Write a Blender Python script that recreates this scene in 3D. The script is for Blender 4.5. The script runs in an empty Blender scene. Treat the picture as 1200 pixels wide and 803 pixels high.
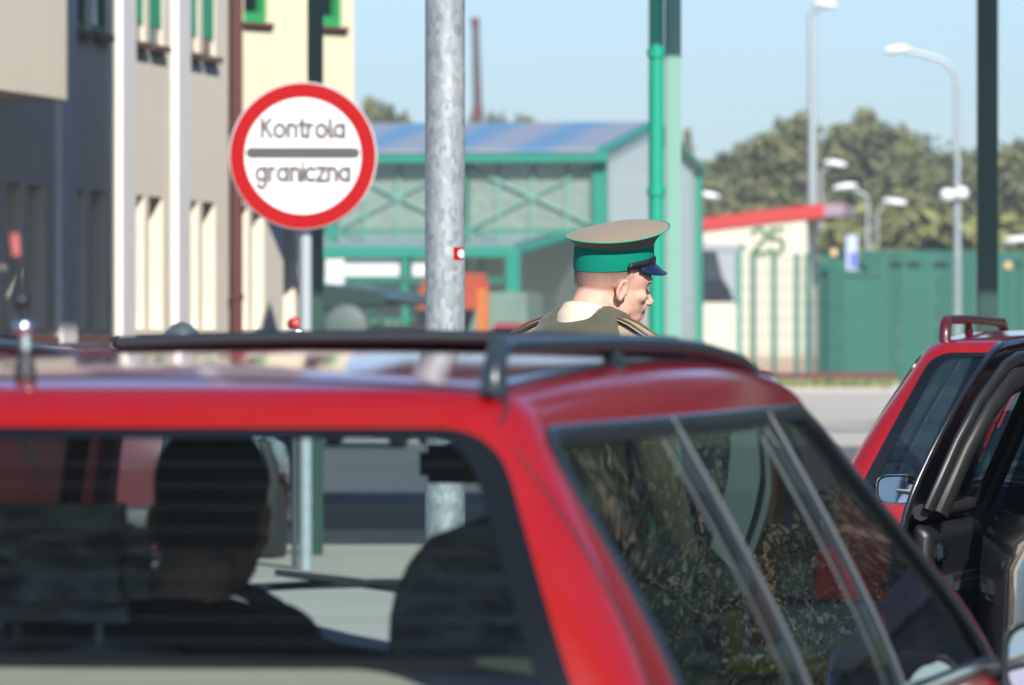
import bpy, bmesh, math, random
from mathutils import Vector, Matrix
from mathutils.geometry import delaunay_2d_cdt
R = math.radians
PI = math.pi
random.seed(7)
scene = bpy.context.scene
COL = scene.collection
F = 8000.0            # focal length in pixels of the 1200 px wide photograph
HZ = 401.5            # horizon row
CAMZ = 1.5

def at(px, py, Y):
    """world point seen at photo pixel (px, py) at distance Y"""
    return Vector(((px - 600.0) / F * Y, Y, CAMZ - (py - HZ) / F * Y))

# ------------------------------------------------------------------ materials
def new_mat(name):
    m = bpy.data.materials.new(name)
    m.use_nodes = True
    nt = m.node_tree
    return m, nt, nt.nodes['Principled BSDF']

def mat(name, col, rough=0.5, metal=0.0, coat=0.0, var=0.12, scale=6.0, bump=0.0, bscale=40.0, spec=0.5, coat_rough=0.03, sheen=0.0):
    m, nt, p = new_mat(name)
    p.inputs['Roughness'].default_value = rough
    p.inputs['Metallic'].default_value = metal
    p.inputs['Coat Weight'].default_value = coat
    p.inputs['Coat Roughness'].default_value = coat_rough
    p.inputs['Specular IOR Level'].default_value = spec
    p.inputs['Sheen Weight'].default_value = sheen
    c = (col[0], col[1], col[2], 1)
    if var > 0:
        tc = nt.nodes.new('ShaderNodeTexCoord')
        nz = nt.nodes.new('ShaderNodeTexNoise')
        nz.inputs['Scale'].default_value = scale
        nz.inputs['Detail'].default_value = 5
        nt.links.new(tc.outputs['Object'], nz.inputs['Vector'])
        mx = nt.nodes.new('ShaderNodeMix'); mx.data_type = 'RGBA'
        mx.inputs[6].default_value = tuple(v * (1 - var) for v in col) + (1,)
        mx.inputs[7].default_value = tuple(min(1, v * (1 + var)) for v in col) + (1,)
        nt.links.new(nz.outputs['Fac'], mx.inputs[0])
        nt.links.new(mx.outputs[2], p.inputs['Base Color'])
    else:
        p.inputs['Base Color'].default_value = c
    if bump > 0:
        tc = nt.nodes.new('ShaderNodeTexCoord')
        nb = nt.nodes.new('ShaderNodeTexNoise')
        nb.inputs['Scale'].default_value = bscale
        nb.inputs['Detail'].default_value = 4
        nt.links.new(tc.outputs['Object'], nb.inputs['Vector'])
        b = nt.nodes.new('ShaderNodeBump')
        b.inputs['Strength'].default_value = bump
        b.inputs['Distance'].default_value = 0.02
        nt.links.new(nb.outputs['Fac'], b.inputs['Height'])
        nt.links.new(b.outputs['Normal'], p.inputs['Normal'])
    return m

def glass_mat(name, tint, rough=0.0, ior=1.5, dust=0.0, dustcol=(0.5, 0.48, 0.42), dvar=.6):
    """thin pane: tinted see-through plus fresnel mirror"""
    m = bpy.data.materials.new(name); m.use_nodes = True
    nt = m.node_tree; nt.nodes.clear()
    out = nt.nodes.new('ShaderNodeOutputMaterial')
    tr = nt.nodes.new('ShaderNodeBsdfTransparent'); tr.inputs[0].default_value = (*tint, 1)
    gl = nt.nodes.new('ShaderNodeBsdfGlossy'); gl.inputs['Roughness'].default_value = rough
    gl.inputs['Color'].default_value = (1, 1, 1, 1)
    fr = nt.nodes.new('ShaderNodeFresnel')
    ge = nt.nodes.new('ShaderNodeNewGeometry'); mi = nt.nodes.new('ShaderNodeMix'); mi.data_type = 'FLOAT'; mi.inputs[2].default_value = ior; mi.inputs[3].default_value = 1 / ior
    nt.links.new(ge.outputs['Backfacing'], mi.inputs[0]); nt.links.new(mi.outputs[0], fr.inputs[0])
    mx = nt.nodes.new('ShaderNodeMixShader')
    nt.links.new(fr.outputs[0], mx.inputs[0])
    if dust > 0:
        df = nt.nodes.new('ShaderNodeBsdfDiffuse'); df.inputs[0].default_value = (*dustcol, 1)
        tc = nt.nodes.new('ShaderNodeTexCoord'); nz = nt.nodes.new('ShaderNodeTexNoise')
        nz.inputs['Scale'].default_value = 5; nz.inputs['Detail'].default_value = 6
        nt.links.new(tc.outputs['Object'], nz.inputs['Vector'])
        mr = nt.nodes.new('ShaderNodeMapRange'); mr.inputs[1].default_value = 0.3; mr.inputs[2].default_value = 0.75
        mr.inputs[3].default_value = dust * (1 - dvar); mr.inputs[4].default_value = dust * (1 + dvar)
        nt.links.new(nz.outputs['Fac'], mr.inputs[0])
        m2 = nt.nodes.new('ShaderNodeMixShader')
        nt.links.new(mr.outputs[0], m2.inputs[0]); nt.links.new(tr.outputs[0], m2.inputs[1]); nt.links.new(df.outputs[0], m2.inputs[2])
        nt.links.new(m2.outputs[0], mx.inputs[1])
    else:
        nt.links.new(tr.outputs[0], mx.inputs[1])
    nt.links.new(gl.outputs[0], mx.inputs[2])
    nt.links.new(mx.outputs[0], out.inputs[0])
    return m

# ------------------------------------------------------------------ objects
def tag(o, label=None, cat=None, group=None, kind=None):
    if label: o['label'] = label
    if cat: o['category'] = cat
    if group: o['group'] = group
    if kind: o['kind'] = kind
    return o

def empty(name, loc=(0, 0, 0), rz=0.0, label=None, cat=None, group=None):
    o = bpy.data.objects.new(name, None)
    o.empty_display_size = 0.2
    COL.objects.link(o)
    o.location = loc; o.rotation_euler = (0, 0, rz)
    return tag(o, label, cat, group)

def link_mesh(name, me, m, parent=None, smooth=None):
    o = bpy.data.objects.new(name, me)
    COL.objects.link(o)
    if m is not None:
        if not me.materials: me.materials.append(m)
    if parent is not None: o.parent = parent
    if smooth is not None:
        me.shade_smooth()
        if smooth < 180: me.set_sharp_from_angle(angle=R(smooth))
    return o

class MB:
    """collects shapes for ONE mesh"""
    def __init__(s): s.v = []; s.f = []
    def add(s, vs, fs):
        k = len(s.v); s.v += [tuple(v) for v in vs]; s.f += [tuple(i + k for i in f) for f in fs]; return s
    def box(s, c, d, M=None, bev=0.0):
        x, y, z = d[0] / 2, d[1] / 2, d[2] / 2
        if bev > 0:
            bm = bmesh.new(); bmesh.ops.create_cube(bm, size=1)
            for v in bm.verts: v.co = (v.co.x * d[0], v.co.y * d[1], v.co.z * d[2])
            bmesh.ops.bevel(bm, geom=bm.edges[:], offset=bev, segments=2, affect='EDGES')
            bm.verts.index_update()
            vs = [v.co.copy() for v in bm.verts]; fs = [[v.index for v in f.verts] for f in bm.faces]; bm.free()
        else:
            vs = [Vector(p) for p in ((-x, -y, -z), (x, -y, -z), (x, y, -z), (-x, y, -z), (-x, -y, z), (x, -y, z), (x, y, z), (-x, y, z))]
            fs = [(0, 3, 2, 1), (4, 5, 6, 7), (0, 1, 5, 4), (1, 2, 6, 5), (2, 3, 7, 6), (3, 0, 4, 7)]
        if M is not None: vs = [M @ v for v in vs]
        c = Vector(c)
        return s.add([v + c for v in vs], fs)
    def bx(s, a, b):
        return s.box([(a[i] + b[i]) / 2 for i in range(3)], [abs(b[i] - a[i]) for i in range(3)])
    def tube(s, pts, r, n=10, cap=True, flat=None, up=None):
        pts = [Vector(p) for p in pts]
        rs = r if isinstance(r, (list, tuple)) else [r] * len(pts)
        rings = []; prev = Vector(up) if up else None
        for i, p in enumerate(pts):
            d = (pts[min(i + 1, len(pts) - 1)] - pts[max(i - 1, 0)])
            d = d.normalized() if d.length > 1e-9 else Vector((0, 0, 1))
            if prev is None: prev = Vector((0, 0, 1)) if abs(d.z) < .9 else Vector((0, 1, 0))
            u = prev - d * prev.dot(d)
            u = u.normalized() if u.length > 1e-6 else d.orthogonal().normalized()
            prev = u; w = d.cross(u)
            k = flat if flat else 1.0
            rings.append([p + (u * math.cos(2 * PI * j / n) * k + w * math.sin(2 * PI * j / n)) * rs[i] for j in range(n)])
        vs = [v for rg in rings for v in rg]; fs = []
        for i in range(len(pts) - 1):
            for j in range(n):
                a = i * n + j; b = i * n + (j + 1) % n
                fs.append((a, b, b + n, a + n))
        if cap:
            fs.append(tuple(range(n - 1, -1, -1))); fs.append(tuple((len(pts) - 1) * n + j for j in range(n)))
        return s.add(vs, fs)
    def cyl(s, a, b, r, n=16, r2=None): return s.tube([a, b], [r, r if r2 is None else r2], n)
    def ell(s, c, r, n=12, M=None):
        vs = [Vector((0, 0, -1))]; fs = []
        m = n // 2 + 1
        for i in range(1, m):
            t = -PI / 2 + PI * i / m
            for j in range(n):
                vs.append(Vector((math.cos(t) * math.cos(2 * PI * j / n), math.cos(t) * math.sin(2 * PI * j / n), math.sin(t))))
        vs.append(Vector((0, 0, 1)))
        for j in range(n):
            fs.append((0, 1 + (j + 1) % n, 1 + j))
            for i in range(m - 2):
                a = 1 + i * n + j; b = 1 + i * n + (j + 1) % n
                fs.append((a, b, b + n, a + n))
            e = 1 + (m - 2) * n
            fs.append((e + j, e + (j + 1) % n, len(vs) - 1))
        vs = [Vector((v.x * r[0], v.y * r[1], v.z * r[2])) for v in vs]
        if M is not None: vs = [M @ v for v in vs]
        c = Vector(c)
        return s.add([v + c for v in vs], fs)
    def grid(s, fn, nu, nv, closed_u=False, closed_v=False):
        vs = [fn(i / nu, j / nv) for i in range(nu + (0 if closed_u else 1)) for j in range(nv + (0 if closed_v else 1))]
        W = nv + (0 if closed_v else 1); H = nu + (0 if closed_u else 1); fs = []
        for i in range(nu):
            for j in range(nv):
                i2 = (i + 1) % H; j2 = (j + 1) % W
                fs.append((i * W + j, i2 * W + j, i2 * W + j2, i * W + j2))
        return s.add(vs, fs)
    def lathe(s, prof, c=(0, 0, 0), n=24, M=None):
        c = Vector(c); vs = []; fs = []
        for (r, z) in prof:
            for j in range(n):
                p = Vector((r * math.cos(2 * PI * j / n), r * math.sin(2 * PI * j / n), z))
                vs.append((M @ p if M is not None else p) + c)
        for i in range(len(prof) - 1):
            for j in range(n):
                a = i * n + j; b = i * n + (j + 1) % n
                fs.append((a, b, b + n, a + n))
        fs.append(tuple(range(n - 1, -1, -1))); fs.append(tuple((len(prof) - 1) * n + j for j in range(n)))
        return s.add(vs, fs)
    def prism(s, poly, fn):
        """poly: 2D points; fn(p, side) -> 3D for side 0 / 1"""
        n = len(poly); vs = [fn(p, 0) for p in poly] + [fn(p, 1) for p in poly]
        fs = [tuple(range(n - 1, -1, -1)), tuple(range(n, 2 * n))]
        for i in range(n):
            j = (i + 1) % n; fs.append((i, j, j + n, i + n))
        return s.add(vs, fs)
    def mesh(s, name, fix=True):
        me = bpy.data.meshes.new(name)
        me.from_pydata([tuple(v) for v in s.v], [], s.f); me.validate()
        if fix:
            bm = bmesh.new(); bm.from_mesh(me); bmesh.ops.recalc_face_normals(bm, faces=bm.faces[:]); bm.to_mesh(me); bm.free()
        return me
    def build(s, name, m, parent=None, smooth=None, fix=True):
        return link_mesh(name, s.mesh(name, fix), m, parent, smooth)

def part(name, mb, m, parent, smooth=None): return mb.build(name, m, parent, smooth)

def roundpoly(pts, r, n=5):
    out = []; L = len(pts)
    for i in range(L):
        rr = r[i] if isinstance(r, (list, tuple)) else r
        p = Vector(pts[i]); a = Vector(pts[i - 1]) - p; b = Vector(pts[(i + 1) % L]) - p
        q = min(rr, a.length * .45, b.length * .45)
        if q < 1e-5: out.append(p); continue
        A = p + a.normalized() * q; B = p + b.normalized() * q
        for k in range(n + 1):
            t = k / n; out.append(A * (1 - t) ** 2 + p * 2 * t * (1 - t) + B * t * t)
    return out

def resample(poly, step):
    out = []
    for i in range(len(poly)):
        a = Vector(poly[i]); b = Vector(poly[(i + 1) % len(poly)])
        k = max(1, int((b - a).length / step))
        for j in range(k): out.append(a.lerp(b, j / k))
    return out

def inside(p, poly):
    c = False; n = len(poly); j = n - 1
    for i in range(n):
        if ((poly[i][1] > p[1]) != (poly[j][1] > p[1])) and (p[0] < (poly[j][0] - poly[i][0]) * (p[1] - poly[i][1]) / (poly[j][1] - poly[i][1]) + poly[i][0]): c = not c
        j = i
    return c

def patch_mesh(outline, step, fn, holes=(), name='patch'):
    """triangulated patch of a 2D outline (with holes) mapped to 3D by fn(a, b)"""
    loops = [resample(outline, step)] + [resample(h, step) for h in holes]
    pts = []; edges = []
    for lp in loops:
        k = len(pts); pts += [Vector((p[0], p[1])) for p in lp]
        edges += [(k + i, k + (i + 1) % len(lp)) for i in range(len(lp))]
    xs = [p[0] for p in loops[0]]; ys = [p[1] for p in loops[0]]
    nx = int((max(xs) - min(xs)) / step); ny = int((max(ys) - min(ys)) / step)
    ed = [Vector(p) for p in pts]
    for i in range(nx + 1):
        for j in range(ny + 1):
            p = Vector((min(xs) + (i + .5) * step, min(ys) + (j + .5) * step))
            if not inside(p, loops[0]) or any(inside(p, h) for h in loops[1:]): continue
            if min((p - e).length_squared for e in ed) < (step * .55) ** 2: continue
            pts.append(p)
    r = delaunay_2d_cdt(pts, edges, [], 4 if holes else 1, 1e-6)
    me = bpy.data.meshes.new(name)
    me.from_pydata([tuple(fn(v.x, v.y)) for v in r[0]], [], [tuple(f) for f in r[2]])
    return me

def patch(name, outline, step, fn, m, parent, holes=(), smooth=60, thick=0.0):
    me = patch_mesh(outline, step, fn, holes, name)
    bm = bmesh.new(); bm.from_mesh(me); bmesh.ops.recalc_face_normals(bm, faces=bm.faces[:]); bm.to_mesh(me); bm.free()
    o = link_mesh(name, me, m, parent, smooth)
    if thick:
        md = o.modifiers.new('thick', 'SOLIDIFY'); md.thickness = thick; md.offset = 0
    return o

def apply_mods(o):
    dg = bpy.context.evaluated_depsgraph_get()
    me = bpy.data.meshes.new_from_object(o.evaluated_get(dg))
    o.modifiers.clear(); old = o.data; o.data = me
    return o

def boolean(me, cutters, op='DIFFERENCE'):
    """returns a new mesh: me minus every cutter mesh"""
    o = bpy.data.objects.new('tmp', me); COL.objects.link(o); cs = []
    for c in cutters:
        co = bpy.data.objects.new('tmpc', c); COL.objects.link(co); cs.append(co)
        md = o.modifiers.new('b', 'BOOLEAN'); md.operation = op; md.object = co; md.solver = 'EXACT'
    dg = bpy.context.evaluated_depsgraph_get(); dg.update()
    res = bpy.data.meshes.new_from_object(o.evaluated_get(dg))
    bpy.data.objects.remove(o)
    for co in cs: bpy.data.objects.remove(co)
    return res

def join_meshes(ms, name):
    bm = bmesh.new()
    for m in ms: bm.from_mesh(m)
    me = bpy.data.meshes.new(name); bm.to_mesh(me); bm.free(); return me

def copy_tree(o, parent=None):
    c = o.copy(); COL.objects.link(c)
    if parent is not None: c.parent = parent
    for ch in o.children: copy_tree(ch, c)
    return c

# ------------------------------------------------------------------ stroke lettering
def arc(cx, cy, r, a0, a1, n=14, ry=None):
    ry = r if ry is None else ry
    return [(cx + r * math.cos(R(a0 + (a1 - a0) * i / n)), cy + ry * math.sin(R(a0 + (a1 - a0) * i / n))) for i in range(n + 1)]
# letters on an x-height of 1, each (advance, strokes)
GLY = {
    'K': (1.12, [[(.12, 0), (.12, 1.5)], [(.95, 1.5), (.14, .68)], [(.38, .9), (1.0, 0)]]),
    'o': (1.16, [arc(.56, .5, .48, 0, 360, 28)]),
    'a': (1.16, [arc(.53, .5, .45, 0, 360, 28), [(1.0, 1.0), (1.0, 0)]]),
    'n': (1.02, [[(.12, 0), (.12, 1)], arc(.5, .6, .38, 180, 0, 14) + [(.88, 0)]]),
    't': (.72, [[(.34, 1.4), (.34, .25)] + arc(.56, .25, .22, 180, 290, 8), [(.06, 1.0), (.66, 1.0)]]),
    'r': (.72, [[(.12, 0), (.12, 1)], [(.12, .6)] + arc(.46, .62, .34, 170, 75, 10)]),
    'l': (.42, [[(.16, 1.5), (.16, .2)] + arc(.34, .2, .18, 180, 280, 6)]),
    'g': (1.16, [arc(.53, .5, .45, 0, 360, 28), [(1.0, 1.0), (1.0, -.15)] + arc(.58, -.15, .42, 0, -155, 14)]),
    'i': (.3, [[(.14, 0), (.14, 1)], [(.14, 1.36), (.14, 1.38)]]),
    'c': (.98, [arc(.54, .5, .48, 48, 312, 22)]),
    'z': (.94, [[(.1, 1), (.84, 1), (.08, 0), (.86, 0)]]),
    '2': (1.1, [arc(.5, 1.1, .42, 165, -30, 16) + [(.08, 0), (.98, 0)]]),
    '5': (1.1, [[(.9, 1.5), (.2, 1.5), (.14, .86)] + arc(.48, .48, .46, 125, -150, 18)]),
}
def letters(mb, text, x, y, xh, w, fn, squeeze=1.0):
    """adds stroked letters; fn(px, pz, k) maps 2D to 3D, k lifts overlapping strokes apart"""
    k = 0
    for ch in text:
        adv, strokes = GLY[ch]
        for st in strokes:
            P = [Vector((x + ((p[0] - adv / 2) * squeeze + adv / 2) * xh, y + min(p[1], 1.4 if squeeze < 1 else 9) * xh)) for p in st]
            runs = [[P[0]]]
            for i in range(1, len(P)):
                runs[-1].append(P[i])
                if i < len(P) - 1 and (P[i] - P[i - 1]).normalized().dot((P[i + 1] - P[i]).normalized()) < .8: runs.append([P[i]])
            for pts in runs:
                n = len(pts); L = []; Rr = []
                for i, p in enumerate(pts):
                    d = (pts[min(i + 1, n - 1)] - pts[max(i - 1, 0)]).normalized(); nrm = Vector((-d.y, d.x))
                    L.append(p + nrm * w / 2); Rr.append(p - nrm * w / 2)
                vs = [fn(q.x, q.y, k) for q in L] + [fn(q.x, q.y, k) for q in Rr]
                mb.add(vs, [(i, i + 1, n + i + 1, n + i) for i in range(n - 1)]); k += 1
                for p in (pts[0], pts[-1]):
                    mb.add([fn(p.x + w / 2 * math.cos(2 * PI * j / 12), p.y + w / 2 * math.sin(2 * PI * j / 12), k) for j in range(12)], [tuple(range(12))]); k += 1
        x += adv * xh
    return x
def text_width(text, xh): return sum(GLY[c][0] for c in text) * xh
# ------------------------------------------------------------------ cars
M = {}
M['red'] = mat('red_paint', (0.27, 0.0025, 0.003), 0.38, 0, 1.0, .05, 3)
def dusty_paint(name, col):
    m, nt, p = new_mat(name)
    tc = nt.nodes.new('ShaderNodeTexCoord'); n1 = nt.nodes.new('ShaderNodeTexNoise'); n1.inputs['Scale'].default_value = 7; n1.inputs['Detail'].default_value = 8; n1.inputs['Roughness'].default_value = .7
    n2 = nt.nodes.new('ShaderNodeTexNoise'); n2.inputs['Scale'].default_value = 240; n2.inputs['Detail'].default_value = 2
    for n in (n1, n2): nt.links.new(tc.outputs['Object'], n.inputs['Vector'])
    mr = nt.nodes.new('ShaderNodeMapRange'); mr.inputs[1].default_value = .42; mr.inputs[2].default_value = .75; mr.inputs[3].default_value = .0; mr.inputs[4].default_value = .022
    nt.links.new(n1.outputs['Fac'], mr.inputs[0])
    mx = nt.nodes.new('ShaderNodeMix'); mx.data_type = 'RGBA'; mx.inputs[6].default_value = (*col, 1); mx.inputs[7].default_value = (.32, .25, .20, 1)
    nt.links.new(mr.outputs[0], mx.inputs[0]); nt.links.new(mx.outputs[2], p.inputs['Base Color'])
    p.inputs['Roughness'].default_value = .45; p.inputs['Specular IOR Level'].default_value = .25; p.inputs['Coat Weight'].default_value = 1.0
    r2 = nt.nodes.new('ShaderNodeMapRange'); r2.inputs[1].default_value = .35; r2.inputs[2].default_value = .7; r2.inputs[3].default_value = .0; r2.inputs[4].default_value = .035
    nt.links.new(n1.outputs['Fac'], r2.inputs[0]); nt.links.new(r2.outputs[0], p.inputs['Coat Roughness'])
    b = nt.nodes.new('ShaderNodeBump'); b.inputs['Strength'].default_value = .04; b.inputs['Distance'].default_value = .002
    nt.links.new(n2.outputs['Fac'], b.inputs['Height']); nt.links.new(b.outputs[0], p.inputs['Coat Normal'])
    return m
M['red'] = dusty_paint('weathered_red_paint', (0.27, 0.0025, 0.003))
M['maroon'] = mat('maroon_paint', (0.10, 0.012, 0.014), 0.35, 0, 1.0, .06, 3)
M['black'] = mat('black_paint', (0.012, 0.012, 0.013), 0.25, 0.0, 1.0, .05, 3, spec=0.6)
M['trim'] = mat('black_rubber', (0.018, 0.022, 0.026), 0.42, 0, 0, .2, 12)
M['gloss_trim'] = mat('dark_glossy_trim', (0.018, 0.027, 0.033), 0.24, 0.25, 0.4, .12, 10)
M['rail'] = mat('roof_rail_coating', (0.022, 0.038, 0.046), 0.34, 0.1, 0.3, .15, 14, .05, 200)
M['rail_red'] = mat('wine_red_plastic', (0.07, 0.008, 0.012), 0.35, 0, .4, .1, 10)
M['plastic'] = mat('dark_plastic', (0.03, 0.031, 0.033), 0.55, 0, 0, .2, 20, .1, 150)
M['cabin'] = mat('cabin_lining', (0.045, 0.055, 0.065), 0.8, 0, 0, .2, 8)
M['headliner'] = mat('headliner_cloth', (0.14, 0.14, 0.13), 0.9, 0, 0, .1, 20)
M['glass'] = glass_mat('car_glass', (0.82, 0.91, 0.91), 0.0, 1.5, 0.006, (0.25, 0.36, 0.40))
M['glass_dark'] = glass_mat('car_glass_dark', (0.34, 0.43, 0.42), 0.0, 1.5, 0.02, (0.3, 0.34, 0.32))
M['glass_side'] = glass_mat('car_side_glass', (0.13, 0.175, 0.165), 0.0, 1.5, 0.006, (0.2, 0.26, 0.22))
M['glass_navy'] = glass_mat('car_glass_deep_tint', (0.2, 0.3, 0.36), 0.0, 1.5, 0.03, (0.08, 0.2, 0.26))
M['chrome'] = mat('bright_metal', (0.75, 0.76, 0.78), 0.12, 1.0, 0, .03, 8)
M['frit'] = mat('black_glass_border', (0.005, 0.008, 0.012), 0.3, 0, 0, .1, 10, spec=.3)
M['strip'] = mat('satin_grey_strip', (0.06, 0.068, 0.075), 0.35, .4, 0, .1, 10)
M['mirror'] = mat('mirror_silver', (0.82, 0.85, 0.85), 0.03, 1.0, 0, .0)
M['tyre'] = mat('tyre_rubber', (0.02, 0.02, 0.021), 0.85, 0, 0, .2, 30, .3, 80)
M['rim'] = mat('silver_rim', (0.45, 0.46, 0.48), 0.3, 0.8, .2, .05)
M['lamp_red'] = mat('red_lamp_lens', (0.5, 0.01, 0.01), 0.15, 0, 1.0, .1, 30)
M['heater'] = mat('heater_line_copper', (0.016, 0.012, 0.012), 0.7, 0.0, 0, .1)

def seat_cloth():
    m, nt, p = new_mat('patterned_seat_cloth')
    tc = nt.nodes.new('ShaderNodeTexCoord'); mp = nt.nodes.new('ShaderNodeMapping'); mp.inputs['Scale'].default_value = (5, 5, 13)
    mp.inputs['Rotation'].default_value = (0, R(18), 0)
    nz = nt.nodes.new('ShaderNodeTexNoise'); nz.inputs['Scale'].default_value = 1.6; nz.inputs['Detail'].default_value = 3; nz.inputs['Distortion'].default_value = 1.2
    cr = nt.nodes.new('ShaderNodeValToRGB'); e = cr.color_ramp.elements
    e[0].position = .38; e[0].color = (.06, .08, .10, 1); e[1].position = .66; e[1].color = (.40, .46, .47, 1)
    nt.links.new(tc.outputs['Object'], mp.inputs[0]); nt.links.new(mp.outputs[0], nz.inputs['Vector'])
    nt.links.new(nz.outputs['Fac'], cr.inputs[0]); nt.links.new(cr.outputs[0], p.inputs['Base Color'])
    p.inputs['Roughness'].default_value = .85
    b = nt.nodes.new('ShaderNodeBump'); b.inputs['Strength'].default_value = .8; b.inputs['Distance'].default_value = .02
    nt.links.new(nz.outputs['Fac'], b.inputs['Height']); nt.links.new(b.outputs[0], p.inputs['Normal'])
    return m
M['seat'] = seat_cloth()
M['seat_plain'] = mat('plain_seat_cloth', (0.03, 0.035, 0.045), 0.85, 0, 0, .25, 25, .3, 60)
M['shelf'] = mat('beige_shelf_cloth', (0.36, 0.32, 0.25), 0.9, 0, 0, .12, 14, .2, 90)

def smooth01(t): t = max(0.0, min(1.0, t)); return t * t * (3 - 2 * t)

class Car:
    def __init__(s, **k):
        s.__dict__.update(dict(zb=.96, ze=1.437, zt=1.490, hb=.80, ht=.565, yrb=.17, yrt=.44, yfb=3.45, yft=2.74, W=.855, L=4.5,
                               rear_drop=.038, front_drop=.034, bow_r=.035, bow_f=.12, rcr=.075, rcf=.07, ym=1.8, zbot=.22, bonnet=.78, barrel_k=.022))
        s.__dict__.update(k)
    def barrel(s, y): return 1 - s.barrel_k * ((y - s.ym) / 1.6) ** 2
    def drop(s, y):
        if y < s.ym: return -s.rear_drop * ((s.ym - y) / (s.ym - s.yrt)) ** 2
        return -s.front_drop * ((y - s.ym) / (s.yft - s.ym)) ** 2
    def dw(s, t): return smooth01((t - .2) / .8)
    def hw(s, t): return s.hb + (s.ht - s.hb) * (t ** 1.2 if t > 0 else t * 1.0)
    def yr(s, t): return s.yrb + (s.yrt - s.yrb) * (max(t, 0) ** 1.25)
    def yf(s, t): return s.yfb + (s.yft - s.yfb) * (t if t < 0 else t ** 1.05)
    def tz(s, z, y):
        z0 = z
        for _ in range(6):
            t = (z0 - s.zb) / (s.ze - s.zb); z0 = z - s.drop(y) * s.dw(t)
        return (z0 - s.zb) / (s.ze - s.zb)
    def side(s, sg, y, z, off=0.0):
        t = s.tz(z, y); e = .01
        x = s.hw(t) * s.barrel(y)
        # keep to the rounded corners in plan
        yr = s.yr(t) + s.bow_r; yf = s.yf(t) - s.bow_f
        if y < yr + s.rcr: q = max(0, min(s.rcr, yr + s.rcr - y)); x -= (s.rcr - math.sqrt(max(0, s.rcr ** 2 - q * q)))
        if y > yf - s.rcf: q = max(0, min(s.rcf, y - yf + s.rcf)); x -= (s.rcf - math.sqrt(max(0, s.rcf ** 2 - q * q)))
        slope = (s.ht - s.hb) / (s.ze - s.zb) * 1.1
        n = Vector((1, 0, -slope)).normalized()
        return Vector((sg * (x + off * n.x), y, z + off * n.z))
    def rear(s, x, z, off=0.0):
        y = s.yr(.5)
        for _ in range(8):
            t = s.tz(z, y); h = s.hw(t) * s.barrel(s.yr(t)); rc = s.rcr
            y = s.yr(t) + s.bow_r * (x / h) ** 2
            q = abs(x) - (h - rc)
            if q > 0: y += rc - math.sqrt(max(0, rc * rc - min(q, rc) ** 2))
        return Vector((x, y - off, z + off * .4))
    def front(s, x, z, off=0.0):
        y = s.yf(.5)
        for _ in range(8):
            t = s.tz(z, y); h = s.hw(t) * s.barrel(s.yf(t)); rc = s.rcf
            y = s.yf(t) - s.bow_f * (x / h) ** 2
            q = abs(x) - (h - rc)
            if q > 0: y -= rc - math.sqrt(max(0, rc * rc - min(q, rc) ** 2))
        return Vector((x, y + off * .6, z + off * .8))
    def outline(s, hw, yr, yf, rcr, rcf, br, bf):
        pts = []
        def seg(a, b, n):
            for i in range(n): pts.append((a[0] + (b[0] - a[0]) * i / n, a[1] + (b[1] - a[1]) * i / n))
        def cor(cx, cy, r, a0, n=8):
            for i in range(n): pts.append((cx + r * math.cos(R(a0 + 90 * i / n)), cy + r * math.sin(R(a0 + 90 * i / n))))
        rcr = min(rcr, hw * .95); rcf = min(rcf, hw * .95)
        seg((-hw + rcr, yr), (hw - rcr, yr), 24); cor(hw - rcr, yr + rcr, rcr, 270)
        seg((hw, yr + rcr), (hw, yf - rcf), 44); cor(hw - rcf, yf - rcf, rcf, 0)
        seg((hw - rcf, yf), (-hw + rcf, yf), 24); cor(-hw + rcf, yf - rcf, rcf, 90)
        seg((-hw, yf - rcf), (-hw, yr + rcr), 44); cor(-hw + rcr, yr + rcr, rcr, 180)
        out = []
        for x, y in pts:
            u = (y - yr) / (yf - yr); q = (x / hw) ** 2
            out.append((x * s.barrel(y), y + br * q * max(0, 1 - u * 2) - bf * q * max(0, u * 2 - 1)))
        return out
    def ring_levels(s, ins=0.0, zlow=None):
        """list of (outline, z list)"""
        lv = []
        lo = 0.0 if zlow is None else (zlow - s.zb) / (s.ze - s.zb)
        for i in range(15):
            t = lo + (1 - lo) * i / 14
            lv.append((s.hw(t) - ins, s.yr(t) + ins, s.yf(t) - ins, s.zb + (s.ze - s.zb) * t, s.dw(t), 0))
        h0, r0, f0 = s.ht - ins, s.yrt + ins, s.yft - ins
        zc = s.zt - .012 - ins * .9
        for i in range(1, 7):
            q = i / 6      # shoulder: quadratic bezier
            b = lambda a, c, e: a * (1 - q) ** 2 + c * 2 * q * (1 - q) + e * q * q
            d = b(0, .03, .085); z = b(s.ze, s.ze + .038, zc)
            z = min(z, zc)
            lv.append((h0 - d, r0 + d * .9, f0 - d * 1.3, z, 1.0, d))
        for i in range(1, 11):
            q = i / 10
            d = .085 + (h0 - .085 - .015) * q
            z = zc + .012 * (1 - (1 - q) ** 2)
            lv.append((h0 - d, r0 + d * .9, f0 - d * 1.3, z, 1.0, d))
        return lv
    def shell(s, ins=0.0, zlow=None, name='shell'):
        lv = s.ring_levels(ins, zlow); rings = []
        for hw, yr, yf, z, w, d in lv:
            k = max(0.0, 1 - d / .5)
            o = s.outline(hw, yr, yf, max(.008, s.rcr * k), max(.008, s.rcf * k), s.bow_r * k, s.bow_f * k)
            rings.append([(x, y, z + s.drop(y) * w) for x, y in o])
        n = len(rings[0]); vs = [p for r in rings for p in r]; fs = []
        for i in range(len(rings) - 1):
            for j in range(n):
                a = i * n + j; b = i * n + (j + 1) % n; fs.append((a, b, b + n, a + n))
        fs.append(tuple(range(n - 1, -1, -1)))
        # strip cap on the last thin ring
        k = (len(rings) - 1) * n
        fs.append(tuple(k + j for j in range(n)))
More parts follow.
